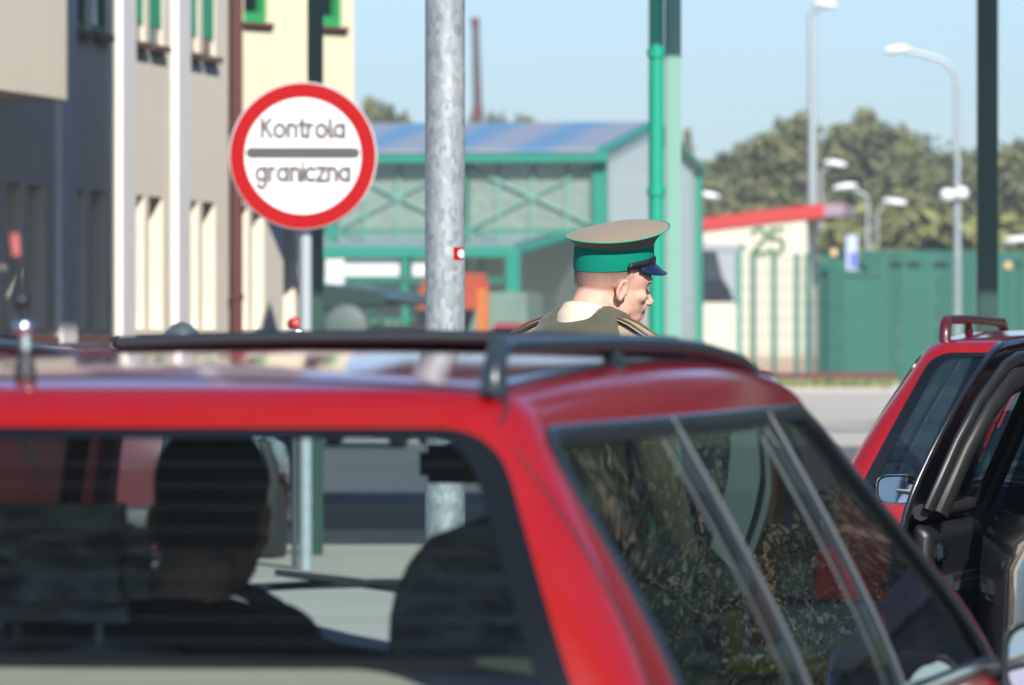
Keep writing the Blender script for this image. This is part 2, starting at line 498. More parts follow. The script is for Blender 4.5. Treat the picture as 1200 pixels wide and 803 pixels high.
        me = bpy.data.meshes.new(name); me.from_pydata(vs, [], fs); me.validate()
        bm = bmesh.new(); bm.from_mesh(me); bmesh.ops.recalc_face_normals(bm, faces=bm.faces[:]); bm.to_mesh(me); bm.free()
        return me
    def roof_z(s, x, y):
        d = max(0.0, s.ht - abs(x) / s.barrel(y))
        zc = s.zt - .012
        if d < .085: q = d / .085; z = s.ze + (zc - s.ze) * (1 - (1 - q) ** 2)
        else: q = (d - .085) / (s.ht - .1); z = zc + .012 * (1 - (1 - min(q, 1)) ** 2)
        return z + s.drop(y)
    def lower(s):
        """lower body: loft along y, hollow cabin, wheel arches"""
        ys = [0.0, .03, .1, .2, .4, .8, 1.4, 2.0, 2.6, 3.0, s.yfb - .02, s.yfb + .12, 3.7, 3.95, 4.2, 4.38, s.L - .03, s.L]
        ys = sorted(ys)
        rings = []
        for y in ys:
            u0 = smooth01(y / .25); u1 = smooth01((s.L - y) / .55)
            W = s.W * (.90 + .10 * u0) * (.80 + .20 * u1)
            zt = s.zb + .003
            if y > s.yfb: zt = s.zb - .02 - (s.zb - .02 - s.bonnet) * ((y - s.yfb) / (s.L - s.yfb)) ** 1.3
            if y > s.L - .06: zt -= .15
            zt = zt if y > .02 else s.zb - .12
            zl = s.zbot + .08 * (1 - u0) + .05 * (1 - u1)
            top = min(W - .03, s.hb * s.barrel(min(max(y, s.yrb), s.yfb)) + .004)
            prof = [(W * .80, zl), (W * .95, zl + .06), (W * .985, zl + .18), (W, .60), (W * .995, .72), (W * .982, zt - .09), ((W * .982 + top) / 2 + .008, zt - .035), (top, zt)]
            full = [(-x, z) for x, z in prof[::-1]][::-1]
            ring = [(x, y, z) for x, z in prof] + [(top * .5, y, zt + (.015 if y > s.yfb else 0)), (-top * .5, y, zt + (.015 if y > s.yfb else 0))] + [(-x, y, z) for x, z in prof[::-1]]
            rings.append(ring)
        n = len(rings[0]); vs = [p for r in rings for p in r]; fs = []
        for i in range(len(rings) - 1):
            for j in range(n):
                a = i * n + j; b = i * n + (j + 1) % n; fs.append((a, b, b + n, a + n))
        fs.append(tuple(range(n))); fs.append(tuple((len(rings) - 1) * n + j for j in range(n)))
        me = bpy.data.meshes.new('lower'); me.from_pydata(vs, [], fs); me.validate()
        bm = bmesh.new(); bm.from_mesh(me); bmesh.ops.recalc_face_normals(bm, faces=bm.faces[:]); bm.to_mesh(me); bm.free()
        cut = []
        c = MB(); c.bx((-s.hb + .06, s.yrb + .06, .36), (s.hb - .06, s.yfb - .12, 1.2)); cut.append(c.mesh('c'))
        for y in (s.wr, s.wf):
            w = MB(); w.cyl((-1.2, y, .31), (1.2, y, .31), .355, 32); cut.append(w.mesh('w'))
        # keep the middle of the axle tunnels closed by leaving them short
        cut2 = []
        for y in (s.wr, s.wf):
            for sg in (-1, 1):
                w = MB(); w.cyl((sg * .58, y, .31), (sg * 1.2, y, .31), .355, 32); cut2.append(w.mesh('w'))
        return boolean(me, [cut[0]] + cut2)
    wr = .95; wf = 3.62

    def prism_side(s, poly, sg, lo=.25):
        b = MB(); b.prism(poly, lambda p, k: (sg * (lo if k == 0 else 1.3), p[0], p[1])); return b.mesh('ps')
    def prism_y(s, poly, y0, y1):
        b = MB(); b.prism(poly, lambda p, k: (p[0], y0 if k == 0 else y1, p[1])); return b.mesh('py')

def strip_on(fn, line, w, thick, mb, fn_off):
    """a raised band along a 2D centre line on a surface"""
    L = [Vector(p) for p in line]; rows = []
    for i, p in enumerate(L):
        d = (L[min(i + 1, len(L) - 1)] - L[max(i - 1, 0)]).normalized(); nr = Vector((-d.y, d.x))
        a = p + nr * w / 2; b = p - nr * w / 2; c1 = p + nr * w * .3; c2 = p - nr * w * .3
        rows.append([fn(a.x, a.y, -.004), fn(a.x, a.y, thick * .55), fn(c1.x, c1.y, thick), fn(c2.x, c2.y, thick), fn(b.x, b.y, thick * .55), fn(b.x, b.y, -.004)])
    n = 6; vs = [v for r in rows for v in r]; fs = []
    for i in range(len(rows) - 1):
        for j in range(n):
            a = i * n + j; b = i * n + (j + 1) % n; fs.append((a, b, b + n, a + n))
    fs.append(tuple(range(n))); fs.append(tuple((len(rows) - 1) * n + j for j in range(n)))
    mb.add(vs, fs)

def seat(root, x, y, zseat, zhead, mt, headrest=True, width=.5, lean=14):
    b = MB()
    top = zhead - (.20 if headrest else 0)
    def back(u, v):
        # u around, v up
        z = zseat + (top - zseat) * v; k = math.sin(PI * min(1, v * 1.02 + .0)) 
        w = width / 2 * (1 - .12 * v ** 3) * (1 if v < .94 else 1 - ((v - .94) / .06) ** 2 * .5)
        if not headrest and v > .74: w *= 1 - .42 * ((v - .74) / .26) ** 2.4
        a = 2 * PI * u; c, sn = math.cos(a), math.sin(a)
        ex = lambda q, p: math.copysign(abs(q) ** p, q)
        t = .065 * (1 if v < .94 else 1 - ((v - .94) / .06) ** 2 * .6)
        return Vector((x + ex(c, .5) * w, y - (z - zseat) * math.tan(R(lean)) + ex(sn, .6) * t, z))
    b.grid(back, 28, 18, closed_u=True)
    k = 19
    b.f.append(tuple(i * k + 18 for i in range(28))); b.f.append(tuple(i * k for i in range(27, -1, -1)))
    s = b.build('seat_back', mt, root, 70)
    if headrest:
        h = MB(); yy = y - (top + .1 - zseat) * math.tan(R(lean))
        h.box((x, yy, top + .115), (.27, .095, .17), Matrix.Rotation(R(lean * .5), 3, 'X'), bev=.035)
        h.cyl((x - .06, yy, top - .02), (x - .06, yy, top + .06), .007, 8); h.cyl((x + .06, yy, top - .02), (x + .06, yy, top + .06), .007, 8)
        h.build('headrest', mt, s, 60)
    c = MB(); c.box((x, y + .22, zseat - .04), (width, .5, .16), bev=.04); c.build('seat_cushion', mt, root, 60)
    return s

def wheel(root, x, y, r=.31, w=.2):
    sg = 1 if x > 0 else -1
    t = MB(); prof = [(r * .64, -w / 2), (r * .9, -w / 2), (r, -w * .36), (r, w * .36), (r * .9, w / 2), (r * .64, w / 2)]
    Mx = Matrix.Rotation(R(90), 3, 'Y')
    t.lathe(prof, (x, y, r), 32, Mx)
    wh = t.build('wheel', M['tyre'], root, 40)
    d = MB(); d.lathe([(.02, .05), (r * .2, .075), (r * .55, .06), (r * .64, .095), (r * .66, .09), (r * .66, -.05)], (x, y, r), 32, Mx if sg > 0 else Matrix.Rotation(R(-90), 3, 'Y'))
    d.build('rim', M['rim'], wh, 30)

def wing_mirror(root, car, sg, y, z, paint, big=1.0):
    big = car.mirror_big
    p = car.side(sg, y, z)
    b = MB(); c = p + Vector((sg * car.mirror_out * big, .03, .0))
    def sh(u, v):
        a = 2 * PI * u; ex = lambda q, p_: math.copysign(abs(q) ** p_, q)
        k = [1.0, 1.03, 1.0, .86, .55, .05][min(5, int(round(v * 5)))]
        return c + Vector((ex(math.cos(a), .55) * .095 * big * k, v * .085, ex(math.sin(a), .55) * .066 * big * k))
    b.grid(sh, 28, 5, closed_u=True)
    b.f.append(tuple(i * 6 + 5 for i in range(28)))
    h = b.build('wing_mirror', paint, root, 70)
    r = MB(); 
    def rim(u, v):
        a = 2 * PI * u; ex = lambda q, p_: math.copysign(abs(q) ** p_, q)
        k = 1.0 - .10 * v
        return c + Vector((ex(math.cos(a), .55) * .095 * big * k, -.006 + .018 * v * v, ex(math.sin(a), .55) * .066 * big * k))
    r.grid(rim, 28, 3, closed_u=True); r.build('mirror_rim', M['trim'], h, 60)
    g = MB(); g.add([c + Vector((math.copysign(abs(math.cos(2 * PI * i / 28)) ** .55, math.cos(2 * PI * i / 28)) * .086 * big, .004, math.copysign(abs(math.sin(2 * PI * i / 28)) ** .55, math.sin(2 * PI * i / 28)) * .0585 * big)) for i in range(28)], [tuple(range(28))])
    g.build('mirror_glass', M['mirror'], h)
    a = MB(); a.tube([p + Vector((-sg * .02, .05, -.02)), p + Vector((sg * car.mirror_out * .7, .05, .0))], [.022, .016], 10); a.build('mirror_arm', M['trim'], h, 50)

def roof_rail(root, car, sg, y0, y1, z, m, x=.50, r=.0145, steep=1.0):
    pts = []
    zA = car.roof_z(x, y0) - .01; zB = car.roof_z(x, y1) - .01
    ctrl = [(y0 - .03, zA), (y0 - .015, zA + (z - zA) * .6), (y0 + .04, z - .004), (y0 + .25, z), ((y0 + y1) / 2, z + .002), (y1 - .55 * steep, z - .004), (y1 - .36 * steep, z - .012 * steep), (y1 - .14 * steep, (z + zB) / 2 - .002 + (1 - steep) * .02), (y1, zB)]
    def cat(P, n=6):
        out = []
        for i in range(len(P) - 1):
            p0 = Vector(P[max(i - 1, 0)]); p1 = Vector(P[i]); p2 = Vector(P[i + 1]); p3 = Vector(P[min(i + 2, len(P) - 1)])
            for j in range(n):
                t = j / n
                out.append(.5 * ((2 * p1) + (p2 - p0) * t + (2 * p0 - 5 * p1 + 4 * p2 - p3) * t * t + (3 * p1 - p0 - 3 * p2 + p3) * t ** 3))
        out.append(Vector(P[-1])); return out
    pts = [Vector((sg * x * (car.barrel(q.x) + .02), q.x, q.y)) for q in cat(ctrl)]
    b = MB(); b.tube(pts, r, 12, flat=.78, up=(0, 0, 1))
    rail = b.build('roof_rail', m, root, 60)
    for k, yy in enumerate((y0 + .0, y0 + .39 * (y1 - y0))):
        f = MB(); xx = sg * x * (car.barrel(yy) + .02); zz = car.roof_z(x, yy)
        zt = z if k < 2 else zz + .03
        w = .029 if k < 2 else .03
        f.tube([(xx, yy + (.02 if k == 1 else -.015), zz - .015), (xx, yy, (zz + zt) / 2), (xx, yy + (-.02 if k == 1 else .02), zt - .002)], [w * 1.15, w * .8, w * .75], 10, flat=.55, up=(1, 0, 0))
        f.build('rail_foot', m, rail, 60)
    return rail

def wagon(name, loc, yaw, paint, label, group=None, detail=True, car=None, rail_m=None, rear_z0=.985, rear_z1=1.394, tint='glass', rails=True, seats=True, wiper=False, sunroof=False, open_rear_left=False, three_windows=True, rail_y=(.555, 2.46), rail_z=1.492):
    car = car or Car()
    root = empty(name, loc, -yaw, label, 'car', group)
    # window outlines
    zb = car.zb
    zt_side = car.ze - .042
    def gx(z): return (z - zb) / (zt_side - zb)
    a_slope = lambda z: car.side_front_b + (car.side_front_t - car.side_front_b) * gx(z)
    car.side_front_b = car.yfb - .33; car.side_front_t = car.yft - .22
    side_poly = roundpoly([(car.yrb + .30, zb + .025), (car.side_front_b, zb + .025), (car.side_front_t, zt_side), (car.yrt + .09, zt_side - .012)], [.05, .04, .10, .05], 6)
    rw_t = car.ht - .045; rw_b = car.hb - .095
    rear_poly = roundpoly([(-rw_b, rear_z0), (rw_b, rear_z0), (rw_t, rear_z1), (-rw_t, rear_z1)], [.06, .06, .07, .07], 6)
    fw_t = car.ht - .04; fw_b = car.hb - .06
    front_poly = roundpoly([(-fw_b, zb + .03), (fw_b, zb + .03), (fw_t, zt_side + .008), (-fw_t, zt_side + .008)], .06, 6)
    outer = car.shell(0); inner = car.shell(.028, zb - .15, 'inner')
    cutters = [inner, car.prism_side(side_poly, 1), car.prism_side(side_poly, -1), car.prism_y(rear_poly, -.5, car.yrt + .5), car.prism_y(front_poly, car.yft - .5, car.yfb + .5)]
    door_poly = None
    if open_rear_left:
        door_poly = roundpoly([(car.door_y0, zb - .3), (car.door_y1, zb - .3), (car.door_y1, zt_side + .012), (car.door_y0 + .26, zt_side + .0), (car.door_y0 + .06, zb + .17), (car.door_y0, zb)], [.05, .02, .03, .10, .08, .05], 5)
        cutters.append(car.prism_side(door_poly, -1, .35))
    gh = boolean(outer, cutters)
    low = car.lower()
    if open_rear_left:
        dp = roundpoly([(car.door_y0 + .02, .3), (car.door_y1, .3), (car.door_y1, 1.3), (car.door_y0, 1.3)], .02, 3)
        low = boolean(low, [car.prism_side(dp, -1, .5)])
    body = link_mesh('body', join_meshes([gh, low], 'body'), paint, root)
    body.data.materials.clear(); body.data.materials.append(paint)
    body.data.shade_smooth(); body.data.set_sharp_from_angle(angle=R(28))
    # roof lining under the shell
    lining = car.shell(.032, zb + .38, 'lining')
    bm = bmesh.new(); bm.from_mesh(lining)
    bmesh.ops.delete(bm, geom=[f for f in bm.faces if f.calc_center_median().z < car.ze - .01 or abs(f.normal.z) < .35 or f.normal.z < 0], context='FACES')
    bm.to_mesh(lining); bm.free()
    link_mesh('headliner', lining, M['headliner'], root, 60)
    # glazing
    G = M[tint]
    S = lambda sg, off=0.0: (lambda y, z, o=0.0: car.side(sg, y, z, off + o))
    for sg in (1, -1):
        yC = car.yC; yB = car.yB
        def clip(lo, hi):
            P = [Vector(p) for p in resample(side_poly, .02)]
            Q = [Vector((min(max(p.x, lo), hi), p.y)) for p in P]
            out = []
            for q in Q:
                if not out or (q - out[-1]).length > .004: out.append(q)
            if (out[0] - out[-1]).length < .004: out.pop()
            # drop collinear runs on the clip lines
            res = []
            for i, q in enumerate(out):
                a = out[i - 1]; b = out[(i + 1) % len(out)]
                if abs((q - a).cross(b - q)) < 1e-9 and i % 3: continue
                res.append(q)
            return res
        spans = [(0, yC - .009), (yC + .009, yB - .014), (yB + .014, 9)]
        for k, (lo, hi) in enumerate(spans):
            if open_rear_left and sg == -1 and k == 1: continue
            patch('side_window', clip(lo, hi), .05, S(sg, -.006), M[car.side_tint] if car.side_tint else G, root)
        tr = MB(); line = [Vector(p) for p in resample(side_poly, .03)]
        if open_rear_left and sg == -1:
            pass
        else:
            closed = line + line[:2]
            strip_on(S(sg), closed, car.trim_w, .008, tr, None)
            tr.build('window_trim', M['gloss_trim'], root, 50)
        for yp, w in ((yC, .028), (yB, .040)):
            if open_rear_left and sg == -1 and yp == yC: continue
            pl = MB(); strip_on(S(sg), [(yp + car.lean * (z - zb), z) for z in [zb + .03 + (zt_side - zb - .03) * i / 10 for i in range(11)]], w, .006, pl, None)
            p_ = pl.build('window_pillar', M['gloss_trim'], root, 50)
            if detail:
                ch = MB(); strip_on(S(sg), [(yp - w * .25 + car.lean * (z - zb), z) for z in [zb + .03 + (zt_side - zb - .03) * i / 10 for i in range(11)]], .008, .0095, ch, None)
                ch.build('pillar_strip', M['strip'], p_, 50)
    rg = patch('rear_window', rear_poly, .05, lambda x, z: car.rear(x, z, -.004), G, root)
    fr = MB(); line = [Vector(p) for p in resample(rear_poly, .03)]
    inw = .034
    def shrink(poly, d, dt):
        cx = sum(p.x for p in poly) / len(poly); out = []
        n = len(poly)
        for i, p in enumerate(poly):
            t = (poly[(i + 1) % n] - poly[i - 1]); 
            t = t.normalized() if t.length > 0 else Vector((1, 0))
            nr = Vector((-t.y, t.x))
            dd = d * abs(nr.x) + dt * abs(nr.y)
            out.append(p + nr * dd)
        return out
    inn = shrink(line, inw, .014)
    n = len(line)
    fr.add([car.rear(p.x, p.y, .001) for p in line] + [car.rear(p.x, p.y, .001) for p in inn], [(i, (i + 1) % n, n + (i + 1) % n, n + i) for i in range(n)])
    fr.build('window_border', M['frit'], rg, 50)
    if detail:
        hl = MB()
        for i in range(13):
            z = rear_z0 + .045 + (rear_z1 - rear_z0 - .09) * i / 12
            w = rw_b + (rw_t - rw_b) * (z - rear_z0) / (rear_z1 - rear_z0) - .05
            N = 16
            hl.grid(lambda u, v: car.rear(-w + 2 * w * u, z + (v - .5) * .0007, .0015), N, 1)
        hl.build('heater_lines', M['heater'], rg)
    if wiper:
        wp = MB()
        P = [car.rear(x, z, .018) for x, z in ((-.02, rear_z0 + .01), (-.30, rear_z0 + .055))]
        wp.tube(P, [.012, .006], 8)
        Q = [car.rear(-.05 - .45 * i / 6, rear_z0 + .03 + .035 * math.sin(i / 6 * PI), .012) for i in range(7)]
        wp.tube(Q, .007, 6)
        wp.lathe([(.03, 0), (.03, .02), (.018, .03), (.001, .032)], car.rear(-.02, rear_z0 + .01, .0), 16, Matrix.Rotation(R(90), 3, 'X'))
        wp.build('rear_wiper', M['trim'], root, 50)
    wg = patch('windscreen', front_poly, .06, lambda x, z: car.front(x, z, -.004), M['glass'], root)
    wip = MB()
    for x0, x1, z1 in ((.05, -.42, .10), (.50, .08, .07)):
        wip.tube([car.front(x0, zb + .04, .02), car.front((x0 + x1) / 2, zb + .05 + z1 * .5, .03), car.front(x1, zb + .05 + z1, .012)], [.012, .009, .006], 6)
        wip.tube([car.front(x0 + .1 + (x1 - x0 - .2) * i / 5, zb + .045 + z1 * .75 + .012 * math.sin(i * PI / 5), .012) for i in range(6)], .007, 6)
    wip.build('windscreen_wipers', M['trim'], wg, 50)
    # wheels, bumpers, lamps
    for x in (-1, 1):
        for y in (car.wr, car.wf): wheel(root, x * (car.W - .11), y)
    for y, d in ((0.0, -1), (car.L, 1)):
        b = MB(); 
        def bump(u, v):
            x = (u - .5) * 2; w = car.W * .97
            z = .32 + .22 * v
            return Vector((x * w, y + d * (.05 - .18 * abs(x) ** 4 + .02 * math.sin(PI * v)), z))
        b.grid(bump, 24, 6); o = b.build('bumper', M['plastic'], root, 60)
        md = o.modifiers.new('t', 'SOLIDIFY'); md.thickness = .06
    for sg in (-1, 1):
        t = MB(); t.box((sg * (car.W * .88), .055, .74), (.16, .10, .22), Matrix.Rotation(R(sg * 14), 3, 'Z'), bev=.02); t.build('tail_light', M['lamp_red'], root, 50)
        t = MB(); t.box((sg * (car.W * .70), car.L - .06, .64), (.34, .10, .13), Matrix.Rotation(R(-sg * 14), 3, 'Z'), bev=.02); t.build('headlight', M['chrome'], root, 50)
        for y in (yC + .12, yB + .12) if not open_rear_left else (yB + .12,):
            h = MB(); h.box((sg * (car.W + .008), y, zb - .14), (.03, .17, .03), bev=.008); h.build('door_handle', M['trim'], root, 50)
        wing_mirror(root, car, sg, car.side_front_b - .09, zb + .03, M[car.mirror_paint])
    # cabin
    d = MB()
    def dash(u, v):
        x = (u - .5) * 2 * (car.hb - .08)
        prof = [(car.yfb - .84, zb - .40), (car.yfb - .82, zb - .02), (car.yfb - .76, zb + .045), (car.yfb - .40, zb + .04), (car.yfb - .12, zb + .015), (car.yfb - .10, zb - .2)]
        i = min(4, int(v * 5)); t = v * 5 - i; a, b = prof[i], prof[i + 1]
        bump = .06 * math.exp(-((x + .36) / .17) ** 2) * math.exp(-((v - .45) / .2) ** 2)
        return Vector((x, a[0] + (b[0] - a[0]) * t, a[1] + (b[1] - a[1]) * t + bump))
    d.grid(dash, 30, 25); d.build('dashboard', M['plastic'], root, 50)
    if seats:
        seat(root, -.36, 1.78, .58, 1.27, M['seat'], True)
        seat(root, .36, 1.78, .58, 1.265, M['seat'], False)
        seat(root, -.34, 1.12, .50, zb + .005, M['seat_plain'], False, .62, 16); seat(root, .34, 1.12, .50, zb + .005, M['seat_plain'], False, .62, 16)
        sw = MB(); c = Vector((-.36, car.yfb - 1.02, zb + .0)); tilt = Matrix.Rotation(R(62), 3, 'X')
        sw.tube([c + tilt @ Vector((.185 * math.cos(2 * PI * i / 28), .185 * math.sin(2 * PI * i / 28), 0)) for i in range(29)], .014, 8, cap=False)
        for a in (0, 180, 270): sw.tube([c, c + tilt @ Vector((.18 * math.cos(R(a)), .18 * math.sin(R(a)), 0))], [.03, .012], 8)
        sw.tube([c, c + tilt @ Vector((0, 0, -.2))], .03, 8); sw.build('steering_wheel', M['trim'], root, 60)
        im = MB(); im.box((.055, car.yft - .20, car.ze - .125), (.17, .03, .06), bev=.012); im.cyl((.055, car.yft - .19, car.ze - .10), (.055, car.yft - .15, car.ze + .0), .008, 8); im.build('interior_mirror', M['trim'], root, 50)
    return root, car, dict(side_poly=side_poly, body=body, door_poly=door_poly, zt_side=zt_side, rear_poly=rear_poly)
Car.yC = 1.31; Car.yB = 2.09; Car.lean = 0.0; Car.trim_w = .023; Car.side_tint = None; Car.mirror_paint = 'red'
Car.mirror_out = .124; Car.mirror_big = 1.0; Car.door_y0 = 1.0; Car.door_y1 = 2.0
# ------------------------------------------------------------------ people
def skin_mat(name, col, hair=None):
    m, nt, p = new_mat(name)
    tc = nt.nodes.new('ShaderNodeTexCoord'); nz = nt.nodes.new('ShaderNodeTexNoise'); nz.inputs['Scale'].default_value = 14; nz.inputs['Detail'].default_value = 6
    nt.links.new(tc.outputs['Object'], nz.inputs['Vector'])
    mx = nt.nodes.new('ShaderNodeMix'); mx.data_type = 'RGBA'
    mx.inputs[6].default_value = (col[0] * .86, col[1] * .74, col[2] * .70, 1); mx.inputs[7].default_value = (min(1, col[0] * 1.08), col[1] * 1.08, col[2] * 1.06, 1)
    nt.links.new(nz.outputs['Fac'], mx.inputs[0]); nt.links.new(mx.outputs[2], p.inputs['Base Color'])
    p.inputs['Roughness'].default_value = .6; p.inputs['Specular IOR Level'].default_value = .35
    p.inputs['Subsurface Weight'].default_value = .12; p.inputs['Subsurface Radius'].default_value = (.012, .005, .003); p.inputs['Subsurface Scale'].default_value = .6
    n2 = nt.nodes.new('ShaderNodeTexNoise'); n2.inputs['Scale'].default_value = 260
    nt.links.new(tc.outputs['Object'], n2.inputs['Vector'])
    b = nt.nodes.new('ShaderNodeBump'); b.inputs['Strength'].default_value = .12; b.inputs['Distance'].default_value = .003
    nt.links.new(n2.outputs['Fac'], b.inputs['Height']); nt.links.new(b.outputs[0], p.inputs['Normal'])
    return m

def remesh(mb, name, m, parent, vox, smooth=4, fac=.5):
    me = mb.mesh(name, True)
    o = bpy.data.objects.new(name, me); COL.objects.link(o)
    r = o.modifiers.new('r', 'REMESH'); r.mode = 'VOXEL'; r.voxel_size = vox
    s = o.modifiers.new('s', 'SMOOTH'); s.factor = fac; s.iterations = smooth
    bpy.context.view_layer.update()
    apply_mods(o)
    o.data.materials.clear(); o.data.materials.append(m); o.data.shade_smooth()
    if parent is not None: o.parent = parent
    return o

def xf(mat4, v): return mat4 @ Vector(v)

def head_shapes(b, H):
    """adds head, face and ears to collector b; H = head frame (x right, y forward, z up, origin mid-head at eye level)"""
    R3 = H.to_3x3()
    def E(c, r, rot=None, n=20):
        Mx = R3 if rot is None else R3 @ rot
        b.ell(xf(H, c), r, n, Mx)
    E((0, -.014, .040), (.0755, .099, .082), n=28)            # cranium
    E((0, -.050, .010), (.066, .058, .070))                   # occiput
    E((0, .030, .020), (.068, .066, .075))                    # forehead
    E((0, .030, -.035), (.060, .060, .085))                  # mid face
    E((0, .042, -.082), (.046, .046, .040))                   # jaw
    E((0, .074, -.100), (.024, .019, .019))                   # chin
    for s in (-1, 1):
        E((s * .043, .050, -.032), (.020, .028, .020))        # cheekbone
        E((s * .050, .000, -.072), (.014, .034, .026), Matrix.Rotation(R(-25), 3, 'X'))   # jaw angle
        E((s * .030, .079, .013), (.026, .013, .009))         # brow
        E((s * .022, .070, -.056), (.017, .022, .020))        # cheek
        E((s * .009, .099, -.048), (.006, .010, .006))      # nostril
        # ear: a tilted shell with rim and lobe
        er = Matrix.Rotation(R(s * 13), 3, 'Z') @ Matrix.Rotation(R(-12), 3, 'X')
        ec = Vector((s * .080, -.020, -.020))
        b.ell(xf(H, ec), (.0065, .0135, .0245), 16, R3 @ er)
        pts = [xf(H, ec + er @ Vector((s * (.0085 + .003 * math.sin(R(a))), .0148 * math.cos(R(a)) - .001, .0255 * math.sin(R(a))))) for a in range(-70, 251, 16)]
        b.tube(pts, .0046, 8)
        pts = [xf(H, ec + er @ Vector((s * .0075, .009 * math.cos(R(a)) - .001, .018 * math.sin(R(a)) + .001))) for a in range(-30, 200, 20)]
        b.tube(pts, .0036, 8)
        b.ell(xf(H, ec + er @ Vector((s * .005, .004, -.0245))), (.0055, .008, .010), 12, R3 @ er)
        b.ell(xf(H, ec + er @ Vector((s * .004, .018, -.006))), (.005, .006, .008), 12, R3 @ er)   # tragus
        b.ell(xf(H, (s * .068, -.014, -.020)), (.012, .014, .026), 12, R3)
    b.tube([xf(H, p) for p in ((0, .082, .004), (0, .094, -.016), (0, .110, -.036), (0, .118, -.044))], [.008, .0075, .0075, .0075], 12)
    E((0, .109, -.049), (.008, .012, .006))                  # nose tip
    E((0, .090, -.0715), (.021, .0105, .0060)); E((0, .0875, -.0825), (.019, .0105, .0065))   # lips
    E((0, .082, -.060), (.017, .010, .014))

def hand_shapes(b, W, sg, curl=25):
    """palm and five fingers; W = frame at the wrist (z towards the fingertips, y = palm side, x = thumb side)"""
    b.ell(xf(W, (0, 0, .048)), (.041, .015, .052), 14, W.to_3x3())
    b.tube([xf(W, (0, 0, -.01)), xf(W, (0, 0, .02))], [.026, .030], 12, flat=.75)
    for k, (x, L, r) in enumerate(((.030, .074, .0088), (.010, .082, .0090), (-.011, .076, .0086), (-.031, .060, .0076))):
        p = Vector((x, 0, .088)); a = 8; pts = [Vector((x * .9, 0, .06)), p]
        for seg in (.45, .30, .25):
            a += curl; p = p + Vector((x * .12, math.sin(R(a)), math.cos(R(a)))).normalized() * L * seg; pts.append(p)
        b.tube([xf(W, q) for q in pts], [r * 1.1, r * 1.08, r, r * .92, r * .72], 9)
        b.ell(xf(W, pts[-1]), (r * .78,) * 3, 8)
    pts = [Vector((.018, .006, .02)), Vector((.043, .014, .045)), Vector((.053, .024, .07)), Vector((.052, .036, .092))]
    b.tube([xf(W, q) for q in pts], [.016, .0125, .0105, .0085], 9); b.ell(xf(W, pts[-1]), (.0088,) * 3, 8)

def frame(origin, z, y):
    z = Vector(z).normalized(); y = Vector(y); y = (y - z * y.dot(z)).normalized(); x = y.cross(z)
    m = Matrix((x, y, z)).transposed().to_4x4(); m.translation = Vector(origin); return m

def limbs(b, J, arms=True, legs=True, k=0.0, torso=True):
    """body volumes grown by k"""
    if torso:
        P, C, N = J['pelvis'], J['chest'], J['neck']
        T = J['torso']
        b.ell(P, (.160 + k, .112 + k, .115 + k), 20, T); b.ell(P.lerp(C, .5), (.142 + k, .104 + k, .17 + k), 20, T)
        b.ell(C, (.160 + k, .115 + k, .18 + k), 20, T)
        b.ell(C + T @ Vector((0, -.012, .10)), (.165 + k, .090 + k, .09 + k), 20, T)
        for s in ('L', 'R'):
            S = J['sh' + s]
            b.tube([N + (S - N) * .12 + Vector((0, 0, .0)), N + (S - N) * .5 - Vector((0, 0, .012)), S], [.055 + k, .056 + k, .056 + k], 12); b.ell(S, (.060 + k,) * 3, 14)
    for s in ('L', 'R'):
        if arms:
            S, E, Wr = J['sh' + s], J['el' + s], J['wr' + s]
            b.tube([S, S.lerp(E, .4), E], [.056 + k, .050 + k, .040 + k], 12); b.ell(E, (.041 + k,) * 3, 12)
            b.tube([E, E.lerp(Wr, .3), Wr], [.040 + k, .042 + k, .027 + k], 12)
        if legs:
            Hp, Kn, An = J['hip' + s], J['kn' + s], J['an' + s]
            b.ell(Hp, (.088 + k, .10 + k, .10 + k), 14)
            b.tube([Hp, Hp.lerp(Kn, .4), Kn], [.088 + k, .076 + k, .055 + k], 14); b.ell(Kn, (.056 + k,) * 3, 12)
            b.tube([Kn, Kn.lerp(An, .3), An], [.054 + k, .057 + k, .038 + k], 12)

def shoe(b, an, fwd):
    f = Vector(fwd).normalized(); g = Vector((an.x, an.y, 0))
    b.tube([g + Vector((0, 0, .10)), g + Vector((0, 0, .05))], [.052, .05], 12)
    b.tube([g - f * .06 + Vector((0, 0, .042)), g + f * .03 + Vector((0, 0, .048)), g + f * .12 + Vector((0, 0, .040)), g + f * .19 + Vector((0, 0, .032))], [.040, .046, .046, .030], 14, flat=.9)
    b.box(g + f * .065 + Vector((0, 0, .012)), (.09, .27, .024), Matrix.Rotation(math.atan2(-f.x, f.y), 3, 'Z'), bev=.01)

